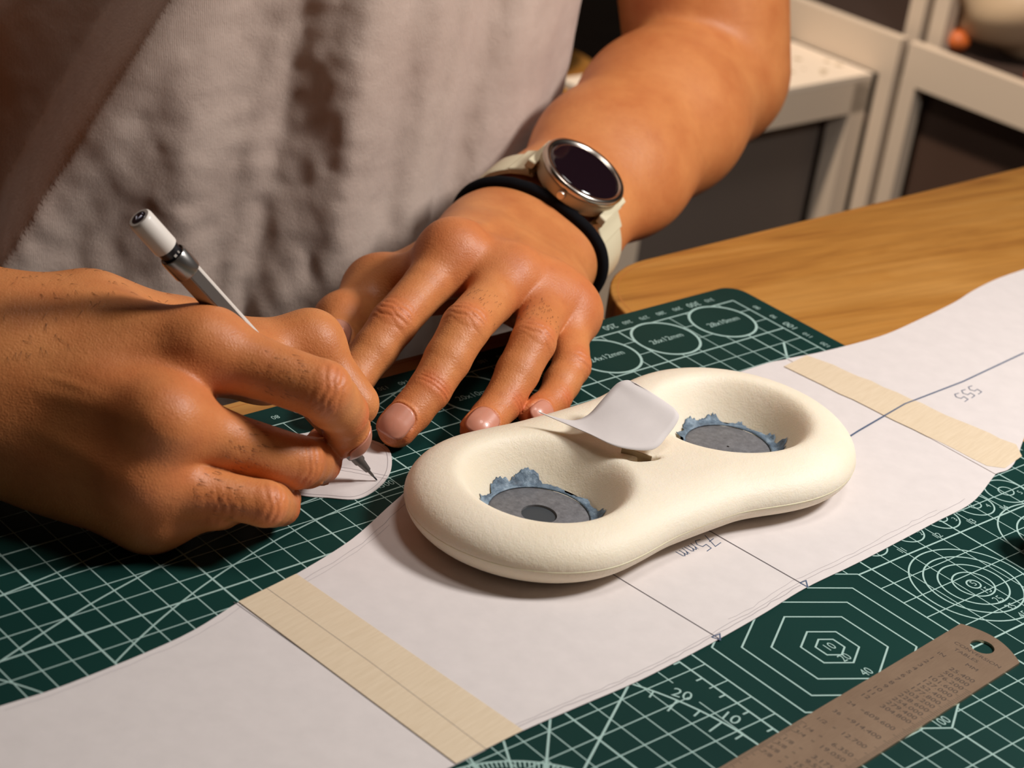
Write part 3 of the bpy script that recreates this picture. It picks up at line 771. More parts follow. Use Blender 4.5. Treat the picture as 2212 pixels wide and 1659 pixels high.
def finger(J, rad, up, scale=1.0, side=''):
    t, d, p, m = J; rt_, rd_, rp_, rm_ = [x*scale for x in rad]
    dd = perp((p-(m+d)/2)*1.0+np.asarray(up)*.15, m-d)                 # dorsal side at the PIP
    d1 = perp(d-(p+t)/2+dd*.4, p-t); e1 = perp(dd, t-d)
    pad = nrm(t-d)
    pp_ = dd*.05; q1, q2 = m+(p-m)*.45, p+(d-p)*.5
    pr_ = [rc(m, q1-pp_, rm_, rp_*1.0), rc(q1-pp_, p, rp_*1.0, rp_*.97), rc(p, q2-pp_, rp_*.97, rd_*1.1), rc(q2-pp_, d, rd_*1.1, rd_*1.0), rc(d, t, rd_*1.0, rt_, e1, .95),
           ell(d*.45+t*.55-e1*.12, np.eye(3), [rt_*1.0]*3)]
    marks.append((p+dd*rp_, nrm(m-d), dd, rp_, 'pip')); marks.append((d+d1*rd_, nrm(p-t), d1, rd_, 'dip')); marks.append((m, nrm(p-m), None, rm_, 'mcp'))
    return pr_, e1
# palms
def palm(J, Wp, dors, side, cmc, s=1.0):
    g = []; offs = {'i': 1.55, 'm': .55, 'r': -.45, 'p': -1.4}
    for k, o in offs.items():
        base = Wp+side*o*s+dors*.12; m = J[k][3]
        g.append(rc(base, m, 1.62, {'i': 1.12, 'm': 1.14, 'r': 1.08, 'p': 1.02}[k], dors, .95))
        g.append(ell(m+dors*.18, np.eye(3), [.93 if k != 'p' else .84]*3))
    # tendons to the knuckles
    return g
def add_hand(J, Wp, side, up, sc=1.0):
    order = ['i', 'm', 'r', 'p']
    row = nrm(J['i'][3]-J['p'][3]); mid = (J['i'][3]+J['p'][3])/2; dors = nrm(np.cross(row, mid-Wp))
    if dors@np.asarray(up) < 0: dors = -dors
    g = palm(J, Wp, dors, nrm(row-(row@nrm(mid-Wp))*nrm(mid-Wp)), None)
    g.append(ell((mid+Wp)/2-dors*(.5 if J is L else .0), np.stack([nrm(mid-Wp), nrm(np.cross(dors, mid-Wp)), dors]), [4.4, 3.5, 1.35 if J is L else 1.55]))
    B.group(g, 1.25, .9)
    for k in order:
        sk = sc if J is L else {'i': 1.08, 'm': .96, 'r': .86, 'p': .84}[k]; f, e1 = finger(J[k], RAD[k], up, sk)
        B.group(f, .16, .75, True); nails.append((J[k][0], J[k][1], e1, RAD[k][0]*sc))
    return dors
ld = add_hand(L, LW_, 'l', [0, -.3, 1])
rdz = add_hand(R, RWr, 'r', nrm(CAM-R['m'][3])*.8+np.array([0, 0, .5]), 1.08)
# thumbs
t, ip, mp = L['t']; cm_ = LW_+(mp-LW_)*.30-ld*.6
B.group([rc(cm_, mp, 1.7, 1.15), rc(mp, ip, 1.12, 1.0), rc(ip, t, .95, .82), ell(ip, np.eye(3), [1.0]*3)], .6, 1.0)
B.group([rc(mp-ld*.2, L['i'][3]-ld*.5, 1.0, .9), rc((mp+cm_)/2, (L['i'][3]+LW_)/2, 1.1, 1.0)], .8, 1.3)
e_t = perp(CAM-t, ip-t); nails.append((t, ip, nrm(e_t*.8+np.array([-.3, 0, .3])), .84))
t, ip, mp = R['t']; cm2 = RWr+(R['i'][3]-RWr)*.42+rdz*.1+np.array([.5, 2.0, .2])
B.group([rc(cm2, mp, 1.75, 1.25), rc(mp, ip, 1.2, 1.08), rc(ip, t, 1.0, .84), ell(ip+[0, 0, .15], np.eye(3), [1.08]*3)], .6, 1.0)
B.group([rc(mp, R['i'][3]-rdz*1.0, .9, .8), rc((mp+cm2)/2, (R['i'][3]+RWr)/2-rdz*.3, 1.3, 1.3), rc(cm2, RWr, 1.7, 2.0)], .9, 1.4)
# heel of the right hand rests on the mat
B.group([rc(R['p'][3]+[-.3, .2, .1], RWr+[0, -.6, -.5], 1.15, 1.7), rc(R['p'][3]-rdz*.8, R['p'][2]+[-.4, .8, 0], 1.1, .9), ], .9, .8)
# arms
def arm(Wp, E_, S_, dors, r=(2.62, 2.85, 3.6, 4.0, 4.0), fl=(.74, .78, .9, .95)):
    u = E_-Wp; p = [Wp-nrm(u)*.6, Wp+u*.17, Wp+u*.45, Wp+u*.72, E_]
    g = [rc(p[i], p[i+1], r[i], r[i+1], dors, fl[i]) for i in range(4)]
    B.group(g, 1.5, 1.6)
    B.group([rc(E_, E_*.5+S_*.5, 4.3, 5.0), rc(E_*.5+S_*.5, S_, 4.9, 6.0)], 1.0, .5)
arm(LW_, LE, LSH, LD)
RUa = nrm(RE-RWr); arm(RWr, RE, RSH, perp(rdz, RUa), r=(2.9, 3.1, 3.9, 4.3, 4.4))
# ulnar bump, left wrist
B.group([ell(LW_+LU*1.2+LS*1.9+LD*1.0, np.eye(3), [.9]*3)], .5, 1.2)
# torso
TC = np.array([-17.6, 21.9]); TL = np.array([.709, .705]); TF = np.array([.705, -.709])
TR = np.array([[*TL, 0], [*TF, 0], [0, 0, 1.0]])
B.group([ell([*(TC-TF*5+TL*3), 2], TR, [10, 4.5, 28]), ell([*(TC-TF*4), 32], TR, [14, 4.8, 10]), rc([TC[0]+TL[0]*14, TC[1]+TL[1]*14, 37], LSH, 6, 6.2), rc([TC[0]-TL[0]*14, TC[1]-TL[1]*14, 37], RSH, 6, 6.2)], 3, 2.5)
HAND_C = [(np.mean([L[k][3] for k in 'imrp']+[LW_], 0), 11.5), (np.mean([R[k][3] for k in 'imrp']+[R['i'][1], RWr], 0), 11.5)]
SPL, SPR = LW_+LU*2.6, RWr+nrm(RE-RWr)*2.0        # fine surface up to here
def hands_keep(c, m=0):
    a = (np.linalg.norm(c-L['m'][3], axis=1) < 13) & ((c-SPL)@LU < m)
    b = (np.linalg.norm(c-R['m'][3], axis=1) < 14) & ((c-SPR)@nrm(RE-RWr) < m)
    return a | b
HF, HCo = .065, .25
_lo, _hi = [-24, -26, -.6], [9, 18, 11]
V1, F1 = surface(B.field, _lo, _hi, HF, keep=lambda c: hands_keep(c, .4))
def coarse_keep(c):
    return ~hands_keep(c, -1.2)
V2, F2 = surface(B.field, [-52, -16, -30], [24, 48, 44], HCo, keep=coarse_keep)
N1 = vnormals(V1, F1)
# flatten where the skin presses on the mat
# ---- skin relief: knuckle folds, tendons, veins
def relief(V, N):
    D = np.zeros(len(V)); Tn = np.zeros(len(V))
    for c, ax, dd, r, kind in marks:
        rel = V-c
        if kind == 'mcp':
            w = np.exp(-(np.linalg.norm(V-(c), axis=1)/1.5)**2); Tn += .35*w; continue
        s = rel@ax; w = np.clip(1.6-np.linalg.norm(rel-s[:, None]*ax, axis=1)/(r*.95), 0, 1); f = np.clip((N@dd-.05)*1.6, 0, 1)*w
        if kind == 'pip':
            for q, a_, w_ in ((-.62, .014, .05), (-.46, .022, .05), (-.30, .030, .05), (-.15, .034, .045), (-.01, .040, .045), (.12, .036, .045), (.26, .030, .05), (.42, .020, .05), (.58, .012, .05)):
                bend = .22*np.sin((rel@np.cross(ax, dd))*4.5+q*23)
                D -= .72*a_*f*np.exp(-((s-q-bend*.5)/w_)**2)
            Tn += .3*np.exp(-(s/.7)**2)*f
        else:
            for q, a_, w_ in ((-.14, .030, .045), (.03, .042, .045), (.18, .022, .05)):
                D -= a_*f*np.exp(-((s-q)/w_)**2)
            Tn += .45*np.exp(-(s/.4)**2)*f
    def cord(pts, wdt, amp):
        nonlocal D
        pts = catmull(pts, 8)
        d = np.full(len(V), 9.0)
        for a_, b_ in zip(pts[:-1], pts[1:]):
            ab = b_-a_; t_ = np.clip((V-a_)@ab/(ab@ab), 0, 1); d = np.minimum(d, np.linalg.norm(V-a_-t_[:, None]*ab, axis=1))
        D += amp*np.exp(-(d/wdt)**2)
    for J, Wp, do, off_ in ((L, LW_, ld, 1.25), (R, RWr, rdz, 1.3)):
        row = nrm(J['i'][3]-J['p'][3])
        for k, o in (('i', .9), ('m', .35), ('r', -.2), ('p', -.7)):
            cord([Wp+row*o+do*1.7+(J[k][3]-Wp)*.12, (J[k][3]+Wp)/2+do*off_+row*o*.2, J[k][3]+do*1.1], .32, .085 if J is L else .06)
        cord([Wp+row*-.9+do*1.6, (J['r'][3]+Wp)/2+do*1.3, (J['r'][3]+J['p'][3])/2+do*.9], .16, .05)
        cord([Wp+row*.1+do*1.8, (J['m'][3]*.5+Wp*.5)+row*.5+do*1.35, (J['m'][3]*.85+J['i'][3]*.15)*.8+Wp*.2+do*1.2], .15, .045)
    for (t, d, e, r) in nails:
        ax = nrm(t-d); e = perp(e, ax); sd = np.cross(ax, e); q = V-t-ax*r*.06; m_ = (q@e > 0) & (np.linalg.norm(V-t, axis=1) < 1.6)
        x = np.abs(q@ax)/(r*.86); y = np.abs(q@sd)/(r*.78); g = (x**3.2+y**3.2)**(1/3.2)
        D += np.where(m_, .055*np.exp(-((g-1.14)/.13)**2)-.03*np.exp(-(np.minimum(g, 1)-1)**2/.02)*(g < 1.05), 0)
    # the tip of each finger a little redder
    for J in (L, R):
        for k in 'imrp': Tn += .5*np.exp(-(np.linalg.norm(V-J[k][0], axis=1)/.9)**2)
    return D, np.clip(Tn, 0, 1)
V1 = relax(V1, F1, 3, .5); N1 = vnormals(V1, F1); D1, T1 = relief(V1, N1)
# fine pores and creases as real relief of the hands
V1 = V1+N1*D1[:, None]; V1[:, 2] = np.maximum(V1[:, 2], .012)
V2 = relax(V2, F2, 2, .5)
T2 = np.zeros(len(V2))
V2 = V2-vnormals(V2, F2)*.03
VV = np.concatenate([V1, V2]); FF = np.concatenate([F1, F2+len(V1)])
def skin():
    m = M_('skin'); co = m.coord('Object'); at = m.n('ShaderNodeAttribute'); at.attribute_name = 'flush'
    n1 = m.noise(co, 45, 4, .6); n2 = m.noise(co, 420, 3, .6); n3 = m.noise(co, 1300, 2, .5)
    base = m.ramp(n1, [(.3, srgb(192, 114, 64)), (.7, srgb(210, 136, 80))])
    c = m.mix(at.outputs['Fac'], base, srgb(206, 94, 56))
    sp = m.ramp(n2, [(.25, (.80, .74, .70)), (.45, (1, 1, 1))]); c = m.mix(.35, c, sp, 'MULTIPLY'); m.l(c, m.b.inputs['Base Color'])
    vt = m.n('ShaderNodeTexVoronoi'); vt.feature = 'DISTANCE_TO_EDGE'; vt.inputs['Scale'].default_value = 900; m.l(co, vt.inputs['Vector'])
    x = m.bump(n2, .24, .0006); x = m.bump(vt.outputs['Distance'], .3, .0004, x); m.l(m.bump(n3, .3, .0003, x), m.b.inputs['Normal'])
    m.set(Roughness=.47, Subsurface_Weight=.12, Subsurface_Scale=.004, Specular_IOR_Level=.38); m.b.inputs['Subsurface Radius'].default_value = (1, .35, .2); return m.m
SKIN = skin()
pers_o = np.array([*TC, -40.0])
person = big_mesh('person', VV, FF, SKIN, org=pers_o, attrs={'flush': np.concatenate([T1, T2])})
tag(person, 'person in a pale grey T-shirt drawing with one hand and resting the other spread', 'person')
# ---- nails
NAILM = simple('fingernail', srgb(206, 136, 112), .34, Subsurface_Weight=.15, Subsurface_Scale=.004, Coat_Weight=.25).m
def nail(t, d, e, r):
    ax = nrm(t-d); e = perp(e, ax); sd = np.cross(ax, e); nr, na = 9, 48; v = [t]; 
    hw, hl, off_ = r*.78, r*.86, r*.06
    P_ = [(0.0, 0.0)]
    for i in range(1, nr+1):
        for k in range(na):
            th = 2*math.pi*k/na; c, s = math.cos(th), math.sin(th); q = (abs(c)**3.2+abs(s)**3.2)**(-1/3.2)*i/nr; P_.append((c*q*hl, s*q*hw))
    P_ = np.array(P_); o = t[None]+ax*(P_[:, :1]+off_)+sd*P_[:, 1:]
    S_ = np.linspace(1.6, -.4, 400); X = o[:, None, :]+e*S_[None, :, None]
    D = B.field(X, o, 4.0); k = np.argmax(D < 0.0, axis=1); h = S_[k]
    hc = h[0]; h = np.maximum(h, hc-.42*r/.7)
    h = h*.55+.45*(hc-(1-np.sqrt(np.clip(1-(P_[:, 1]/(r*1.02))**2, .02, 1)))*r*1.0-.10*np.clip(P_[:, 0]/hl, 0, 1)**2)
    rim = np.maximum(np.abs(P_[:, 0])/hl, np.abs(P_[:, 1])/hw)
    V_ = o+e*(h[:, None]+.035)
    f = [(0, 1+k, 1+(k+1) % na) for k in range(na)]
    for i in range(nr-1):
        for k in range(na): l = (k+1) % na; f.append((1+i*na+k, 1+(i+1)*na+k, 1+(i+1)*na+l, 1+i*na+l))
    ob = mesh('fingernail', V_, f, NAILM, person); m2 = ob.modifiers.new('t', 'SOLIDIFY'); m2.thickness = .05*U; m2.offset = -1
    return ob
for i_n, (t, d, e, r) in enumerate(nails):
    if i_n not in (5, 6, 7): nail(t, d, e, r)
# ---- fine hairs on the backs of the fingers, hand and forearm
hr = np.random.default_rng(21); hm = MB_()
def hairs(c, n, rad, flow, lg=.28):
    d = np.linalg.norm(V1-c, axis=1); idx = np.nonzero(d < rad)[0]
    if len(idx) == 0: return
    for i in hr.choice(idx, min(n, len(idx)), replace=False):
        p = V1[i]; n_ = N1[i]
        if n_@nrm(CAM-p) < .1: continue
        fl_ = nrm(flow+hr.normal(0, .45, 3)); t = perp(fl_, n_); l = lg*hr.uniform(.5, 1.1)
        hm.tube([p-n_*.01, p+t*l*.4+n_*.03, p+t*l+n_*.035], [.006, .005, .002], 4)
for J, ks in ((R, 'imr'), (L, 'mr')):
    for k in ks:
        c = J[k][3]*.38+J[k][2]*.62; hairs(c+nrm(CAM-c)*.8, 34, .9, J[k][2]-J[k][3])
hairs(L['r'][2]+[0, 1.6, 1.0], 22, .7, L['r'][2]-L['r'][3]); hairs(W(60, 640, 6.5), 90, 3.2, np.array([.4, -.6, -.6]), .4); hairs(W(250, 640, 6.5), 40, 2.4, np.array([.4, -.6, -.6]), .35)
if hm.v: tag(hm.build('body_hair', simple('dark_hair', srgb(52, 30, 20), .5).m, person), kind='stuff')
# ---- T-shirt: a closed cloth tube with thickness
sw = np.random.default_rng(12)
KW = [(sw.normal(0, 1, 2), sw.uniform(0, 6.28)) for _ in range(40)]
def crumple(s, z, f0):
    o = 0
    for i, (k, ph) in enumerate(KW): o = o+np.sin(f0*(k[0]*s+k[1]*z)+ph+1.5*np.sin(.3*f0*(k[1]*s-k[0]*z)+i))
    return o/len(KW)**.5
nz, nt = 300, 620; zz_ = np.linspace(-26, 40, nz); tt_ = np.linspace(0, 2*math.pi, nt, endpoint=False)
ZZ, TT = np.meshgrid(zz_, tt_, indexing='ij')
aL, aF = 20.9-.9*sstep((9-ZZ)/9)+1.8*sstep((0-ZZ)/20), 14.2+1.0*sstep((10-ZZ)/25)
s_ = TT*16
ex = 2.05
cL = np.sign(np.cos(TT))*np.abs(np.cos(TT))**(2/ex)*aL; cF = np.sign(np.sin(TT))*np.abs(np.sin(TT))**(2/ex)*aF
# folds: hanging pleats that fan out towards the hem, plus crumples
pleat = .25*np.sin(TT*13+.05*ZZ)
for t0_, dt_, wl2, wr2, dep in ((1.29, .012, .10, .035, -1.3), (1.80, .013, .13, .09, -1.2), (1.50, .004, .04, .03, -.35), (1.335, .012, .03, .03, .3), (1.90, .012, .05, .06, -.4), (1.06, -.004, .05, .04, -.25), (1.60, .004, .05, .05, .3), (1.42, .004, .03, .03, .2), (1.82, .012, .03, .03, .25)):
    c_ = t0_+dt_*(9-ZZ)*.7; q_ = TT-c_; pleat = pleat+dep*np.exp(-(q_/np.where(q_ < 0, wl2, wr2))**2)
te_ = 2.10+.0325*(9-ZZ); pleat = pleat-2.2*sstep((TT-1.45)/.8)*np.clip(1-(TT-3.0)/.8, 0, 1)-6.0*sstep((TT-te_)/.15)*np.clip(1-(TT-te_-1.7)/.8, 0, 1)+.7*np.exp(-((TT-te_+.02)/.07)**2)
lf = sstep((TT-1.15)/.6); cr = ((.14+.24*lf)*crumple(s_*1.2, ZZ*.5, .34)+(.05+.11*lf)*crumple(s_*1.2+3, ZZ*.6, .85)+(.02+.035*lf)*crumple(s_*1.1, ZZ+5, 2.4)+(.004+.009*lf)*crumple(s_, ZZ+9, 4.5))*(1-.75*sstep((TT-1.95-.05*(9-ZZ))/.12))
rad_ = pleat+cr
wf_ = sstep((TT-.7)/.4)*sstep((3.0-TT)/.5); nx_, ny_ = np.cos(TT)*(1-wf_)-.705*wf_, np.sin(TT)*(1-wf_)+.709*wf_
cL = cL+nx_*rad_; cF = cF+ny_*rad_
X = TC[0]+TL[0]*cL+TF[0]*cF; Y = TC[1]+TL[1]*cL+TF[1]*cF
SV = np.stack([X, Y, ZZ+.15*np.sin(TT*5)*(ZZ < -20)], -1).reshape(-1, 3)
i_ = np.arange(nz-1)[:, None]*nt; j_ = np.arange(nt)[None]; j2 = (j_+1) % nt
SF = np.stack([i_+j_, i_+j2, i_+nt+j2, i_+nt+j_], -1).reshape(-1, 4)
def cloth(name, c0, c1):
    m = M_(name); co = m.coord('Object'); n = m.noise(co, 30, 5, .6)
    wv = m.n('ShaderNodeTexWave'); wv.inputs['Scale'].default_value = 500; wv.inputs['Distortion'].default_value = 1.5; m.l(co, wv.inputs['Vector'])
    n2 = m.noise(co, 900, 3, .6); n4 = m.noise(co, 130, 5, .65)
    m.l(m.ramp(n, [(.3, c0), (.7, c1)]), m.b.inputs['Base Color']); x = m.bump(n4, .22, .002); x = m.bump(wv.outputs['Fac'], .4, .0005, x); m.l(m.bump(n2, .35, .0005, x), m.b.inputs['Normal'])
    m.set(Roughness=.9, Specular_IOR_Level=.15, Sheen_Weight=.15); return m.m
CLOTH = cloth('pale_grey_cotton', srgb(188, 166, 153), srgb(202, 181, 167))
shirt = big_mesh('t_shirt', SV, SF, CLOTH, person)
md = shirt.modifiers.new('t', 'SOLIDIFY'); md.thickness = .12*U
def sleeve(S_, E_, parent):
    q = MB_(); p0 = S_+nrm(S_-E_)*3; p1 = S_+(E_-S_)*.5; m = 40; n = 80; v = []; f = []; ax = nrm(p1-p0); x = perp([0.3, 1, 0], ax); y = np.cross(ax, x)
    for i in range(m):
        t_ = i/(m-1); c = p0*(1-t_)+p1*t_
        for k in range(n):
            th = 2*math.pi*k/n; r = 7.6+.6*t_+.35*math.sin(3*th+4*t_)+.2*math.sin(7*th+9*t_); v.append(c+r*(math.cos(th)*x+math.sin(th)*y))
    for i in range(m-1):
        for k in range(n): l = (k+1) % n; f.append((i*n+k, i*n+l, (i+1)*n+l, (i+1)*n+k))
    o = mesh('sleeve', v, f, CLOTH, parent); o.modifiers.new('t', 'SOLIDIFY').thickness = .12*U
    return o
sleeve(LSH, LE, shirt); sleeve(RSH, RE, shirt)
# ================================================================ watch and hair tie on the left wrist
def wr_pt(s, th, extra=0.0):
    "point on the skin of the wrist: s cm up the forearm, angle th from dorsal towards the camera side"
    o = LW_+LU*s; d = nrm(LD*math.cos(th)+LS*math.sin(th))
    X = o[None]+d[None]*np.linspace(.5, 6, 260)[:, None]
    D = B.field(X[None], o[None], 8.0)[0]; k = int(np.argmax(D > 0)); return X[k]+d*extra, d
WS_ = 3.15
tocw = LD
c0, _ = wr_pt(WS_, .0, .05)
wn = nrm(np.array([.391, -.198, .898])); wl_ = perp(LS, wn); wa = np.cross(wn, wl_)        # normal, along strap, along arm
if wa@LU < 0: wa = -wa
target = WY(1264, 371, c0[1]); 
watch = empty('wristwatch', c0); tag(watch, 'round silver wristwatch with dark blank face and cream strap on the left wrist', 'wristwatch')
CREAM = simple('cream_rubber', srgb(216, 204, 172), .5).m
CASE = simple('champagne_case', srgb(186, 170, 142), .5, .25).m
BEZ = simple('polished_steel', srgb(200, 188, 176), .22, 1.0).m
GLASS = simple('dark_watch_glass', srgb(26, 14, 20), .06, Coat_Weight=.5).m
CO = c0-wn*.10
q = MB_(); q.lathe([(1.4, 0), (1.8, .12), (1.92, .35), (1.94, .8), (1.90, .86), (.5, .86)], CO, wn, 72); case = q.build('case', CASE, watch, auto=35)
q = MB_(); q.lathe([(1.90, .84), (1.98, .90), (2.0, 1.02), (1.93, 1.14), (1.83, 1.17), (1.70, 1.12), (1.68, 1.08), (.4, 1.08)], CO, wn, 84); q.build('bezel', BEZ, watch)
q = MB_(); q.lathe([(1.69, 1.06), (1.69, 1.115), (1.5, 1.135), (.8, 1.15), (.01, 1.15)], CO, wn, 72); q.build('glass', GLASS, watch)
for k, (t_, nm) in enumerate(((-.0, 'crown'),)):
    dr = -wa*math.cos(t_)+wl_*math.sin(t_)
    q = MB_(); q.lathe([(.2, 1.8), (.2, 2.06), (.17, 2.12), (.02, 2.13)], CO+wn*.62, dr, 24); q.build(nm, BEZ, watch, auto=35)
for k in range(12):
    dr = wa*math.cos(k*math.pi/6)+wl_*math.sin(k*math.pi/6)
# strap: a band following the skin round the wrist
def band(name, s_fn, w_fn, t0, t1, thick, mat, parent, n=90, lift=.03, arch=.0):
    v = []; f = []; m = 6
    cache = []
    for i in range(n+1):
        th = t0+(t1-t0)*i/n; sc_ = s_fn(th); hw = w_fn(th)
        ring = []
        pc, d = wr_pt(sc_, th, 0)
        for (a_, h) in ((-1, 0), (-1, .7), (-.8, 1), (.8, 1), (1, .7), (1, 0)):
            ring.append(pc+LU*hw*a_+d*(lift+thick*h))
        v += ring
    for i in range(n):
        for k in range(m): l = (k+1) % m; f.append((i*m+k, i*m+l, (i+1)*m+l, (i+1)*m+k))
    f += [tuple(range(m-1, -1, -1)), tuple(n*m+k for k in range(m))]
    return mesh(name, v, f, mat, parent, auto=50)
aS = .62
band('strap', lambda th: WS_, lambda th: 1.1-.15*min(1, max(0, abs(th)-aS)), aS, 2*math.pi-aS, .26, CREAM, watch, lift=.06)
# lugs that carry the strap from the case down to the skin
for sg in (1, -1):
    e = CO+wl_*sg*1.75+wn*.42; p1, d1 = wr_pt(WS_, sg*aS*1.02, .2); p2, d2 = wr_pt(WS_, sg*(aS+.35), .22)
    v = []; f = []
    for (c, hw, tk, up_) in ((e, 1.25, .34, wn), (e+wl_*sg*.42-wn*.12, 1.15, .34, wn), ((p1+d1*.16), 1.12, .28, d1), (p2, 1.08, .24, d2)):
        for a_, h in ((-1, -1), (-1, 1), (1, 1), (1, -1)): v.append(c+LU*hw*a_+up_*tk*h*.6)
    for i in range(3):
        for k in range(4): l = (k+1) % 4; f.append((i*4+k, i*4+l, (i+1)*4+l, (i+1)*4+k))
    f += [(3, 2, 1, 0), (12, 13, 14, 15)]
    o = mesh('lug', v, f, CREAM, watch, smooth=False)
    bv = o.modifiers.new('b', 'BEVEL'); bv.width = .08*U; bv.segments = 3
# black hair tie round the wrist, nearer the hand
pts = []
for k in range(72):
    th = 2*math.pi*k/72; p, d = wr_pt(1.0+.35*math.cos(th-.25), th, .17); pts.append(p)
hq = MB_(); hq.tube(catmull(pts, 2, closed=True), .26, 14, closed=True)
ht = hq.build('hair_tie', simple('black_elastic', srgb(9, 8, 12), .9, Specular_IOR_Level=.15).m, org=LW_)
tag(ht, 'thick black elastic hair tie worn on the left wrist next to the watch', 'hair tie')
if 'DBG' in globals() or True:
    print('watch centre px', prj(CO+wn*1.15), 'want 1264 371', 'wrist', LW_, 'elbow', LE)
# ================================================================ room behind: white stand, shelf units, floor, walls
WS = simple('off_white_laminate', srgb(226, 210, 192), .5).m
WS2 = simple('white_frame_paint', srgb(214, 196, 176), .45).m
GP = simple('grey_brown_panel', srgb(120, 106, 96), .7).m
DKI = simple('dark_shelf', srgb(58, 44, 38), .6).m
ZS = -20.0
K = W(1887, 158, ZS); Lf = W(1678, 196, ZS); ux = (Lf-K); ux[2] = 0; ux /= np.linalg.norm(ux); Bk = W(1719, 92, ZS); uy = (Bk-K); uy[2] = 0; uy /= np.linalg.norm(uy)
st = empty('side_stand', [*(K+ux*15+uy*5)[:2], -75]); tag(st, 'off-white side stand with square legs and a dusty top, behind the forearm', 'side stand')
R3 = np.stack([ux, uy, [0, 0, 1]], 1)
def bx(m, s, t, z, es, et, ez): m.box(K+ux*s+uy*t+np.array([0, 0, z-ZS]), (es, et, ez), R3)
top = MB_(); v4 = [K, K+ux*30, K+ux*30+uy*9.6, K+uy*9.6]
q = MB_(); v = [tuple(p) for p in v4]+[tuple(p-[0, 0, .5]) for p in v4]; q.add(v, [(0, 1, 2, 3), (7, 6, 5, 4), (0, 4, 5, 1), (1, 5, 6, 2), (2, 6, 7, 3), (3, 7, 4, 0)]); q.build('stand_top', WS, st, smooth=False)
q = MB_(); bx(q, 15, .25, ZS-2.1, 29.9, .5, 3.1); q.build('apron', WS2, st, smooth=False)
for s in (1.15, 28.8):
    q = MB_(); bx(q, s, 1.1, (-75+ZS-.5)/2, 2.3, 2.2, 75+ZS-.5); q.build('leg', WS2, st, smooth=False)
q = MB_(); bx(q, 1.15, 8.6, (-75+ZS-.5)/2, 2.3, 2.2, 75+ZS-.5); q.build('leg', WS2, st, smooth=False)
q = MB_(); bx(q, 15, 3.0, (-72+ZS-4)/2, 25, .6, 72+ZS-4); q.build('back_panel', GP, st, smooth=False)
rr_ = np.random.default_rng(3)
for k in range(9):
    x = K+ux*rr_.uniform(.8, 8)+uy*rr_.uniform(1, 8.8); r = rr_.uniform(.15, .5); q = MB_(); q.lathe([(r, 0), (r*.8, .05), (.01, .06)], x, (0, 0, 1), 10, scale=(1, .5)); q.build('paint_fleck', simple('fleck', srgb(150, 128, 90), .9).m, st)
# two shelf units side by side
def shelf(p, q_, label, post=True):
    p, q_ = np.array(p), np.array(q_); d = (q_-p); L = np.linalg.norm(d); d /= L; nrm = np.array([-d[1], d[0], 0])
    if nrm@en < 0: nrm = -nrm
    R_ = np.stack([d, nrm, [0, 0, 1]], 1); c = (p+q_)/2
    t = empty('shelf_unit', [*(c+nrm*20)[:2], -75]); tag(t, label, 'shelf unit')
    def b(name, s, n_, z, e, m): x = MB_(); x.box(p+d*s+nrm*n_+np.array([0, 0, z-p[2]]), e, R_); return x.build(name, m, t, smooth=False)
    b('front_rail', L/2, .6, p[2]-1.9, (L, 1.2, 3.8), WS2)
    b('shelf_board', L/2, 20.5, p[2]-1.4, (L-.4, 38.5, .8), DKI)
    b('lower_board', L/2, 20, -73, (L, 38, 1.5), DKI)
    for s in (.8, L-.8):
        for n_ in (.8, 39): b('post', s, n_, (-75+p[2]-3.8)/2, (1.6, 1.6, 75+p[2]-3.8), WS2)
    b('door_panel', L/2, 2.6, (-73+p[2]-3.8)/2, (L-3.4, .5, 73+p[2]-3.8), simple('smoked_panel', srgb(78, 58, 48), .5).m)
    b('rear_panel', L/2, 40.3, (-75+18)/2, (L, .5, 93), simple('brown_panel', srgb(124, 98, 84), .7).m)
    for s in (.8, L-.8): b('upper_post', s, 3.5, p[2]+15, (1.6, 1.6, 32), WS2)
    b('upper_rail', L/2, 3.5, p[2]+29.5, (L-1.6, 1.2, 3), WS2)
    return t, p, d, nrm, L
ZB = -16.2
ev = (Bk-K); ev /= np.linalg.norm(ev); en = np.array([-ev[1], ev[0], 0.0]); en = en if en@ux < 0 else -en
KK = K+en*.4+np.array([0, 0, ZB-ZS])
E0, E1 = KK+ev*26, KK-ev*1.9
F0, F1 = KK-ev*2.8, KK-ev*48
shelf(E0, E1, 'white-framed shelf unit with a dark board, directly behind the side stand')
t2, p2, d2, n2, L2 = shelf(F0, F1, 'white-framed shelf unit at the top right corner holding a clear bag')
bg_ = empty('storage_bag', [*(p2+d2*5.6+n2*9)[:2], ZB-.9]); tag(bg_, 'crumpled beige translucent bag on the right-hand shelf unit', 'bag')
def blob(c, e, mat, name, parent, seed=0, amp=.12):
    bm = bmesh.new(); bmesh.ops.create_icosphere(bm, subdivisions=4, radius=1); r_ = np.random.default_rng(seed); K_ = [(r_.normal(0, 2.2, 3), r_.uniform(0, 6)) for _ in range(8)]
    vv = []
    for x in bm.verts:
        n = np.array(x.co); s = 1+amp*sum(math.sin(k@n*1.6+ph) for k, ph in K_)/3; s = s/(max(abs(n)**4)**.05+.0001) if False else s
        vv.append(np.array(c)+n*s*np.array(e))
    bm.verts.index_update(); ff = [tuple(v.index for v in f.verts) for f in bm.faces]; bm.free(); return mesh(name, vv, ff, mat, parent)
blob(p2+d2*5.6+n2*9.4+np.array([0, 0, 4.7]), (7.0, 4.2, 5.2), simple('beige_bag', srgb(206, 180, 148), .4).m, 'bag_body', bg_, 2)
blob(p2+d2*8+n2*10+np.array([0, 0, 10]), (6.0, 4.2, 3.5), simple('grey_bag', srgb(110, 98, 84), .5).m, 'bag_fold', bg_, 4)
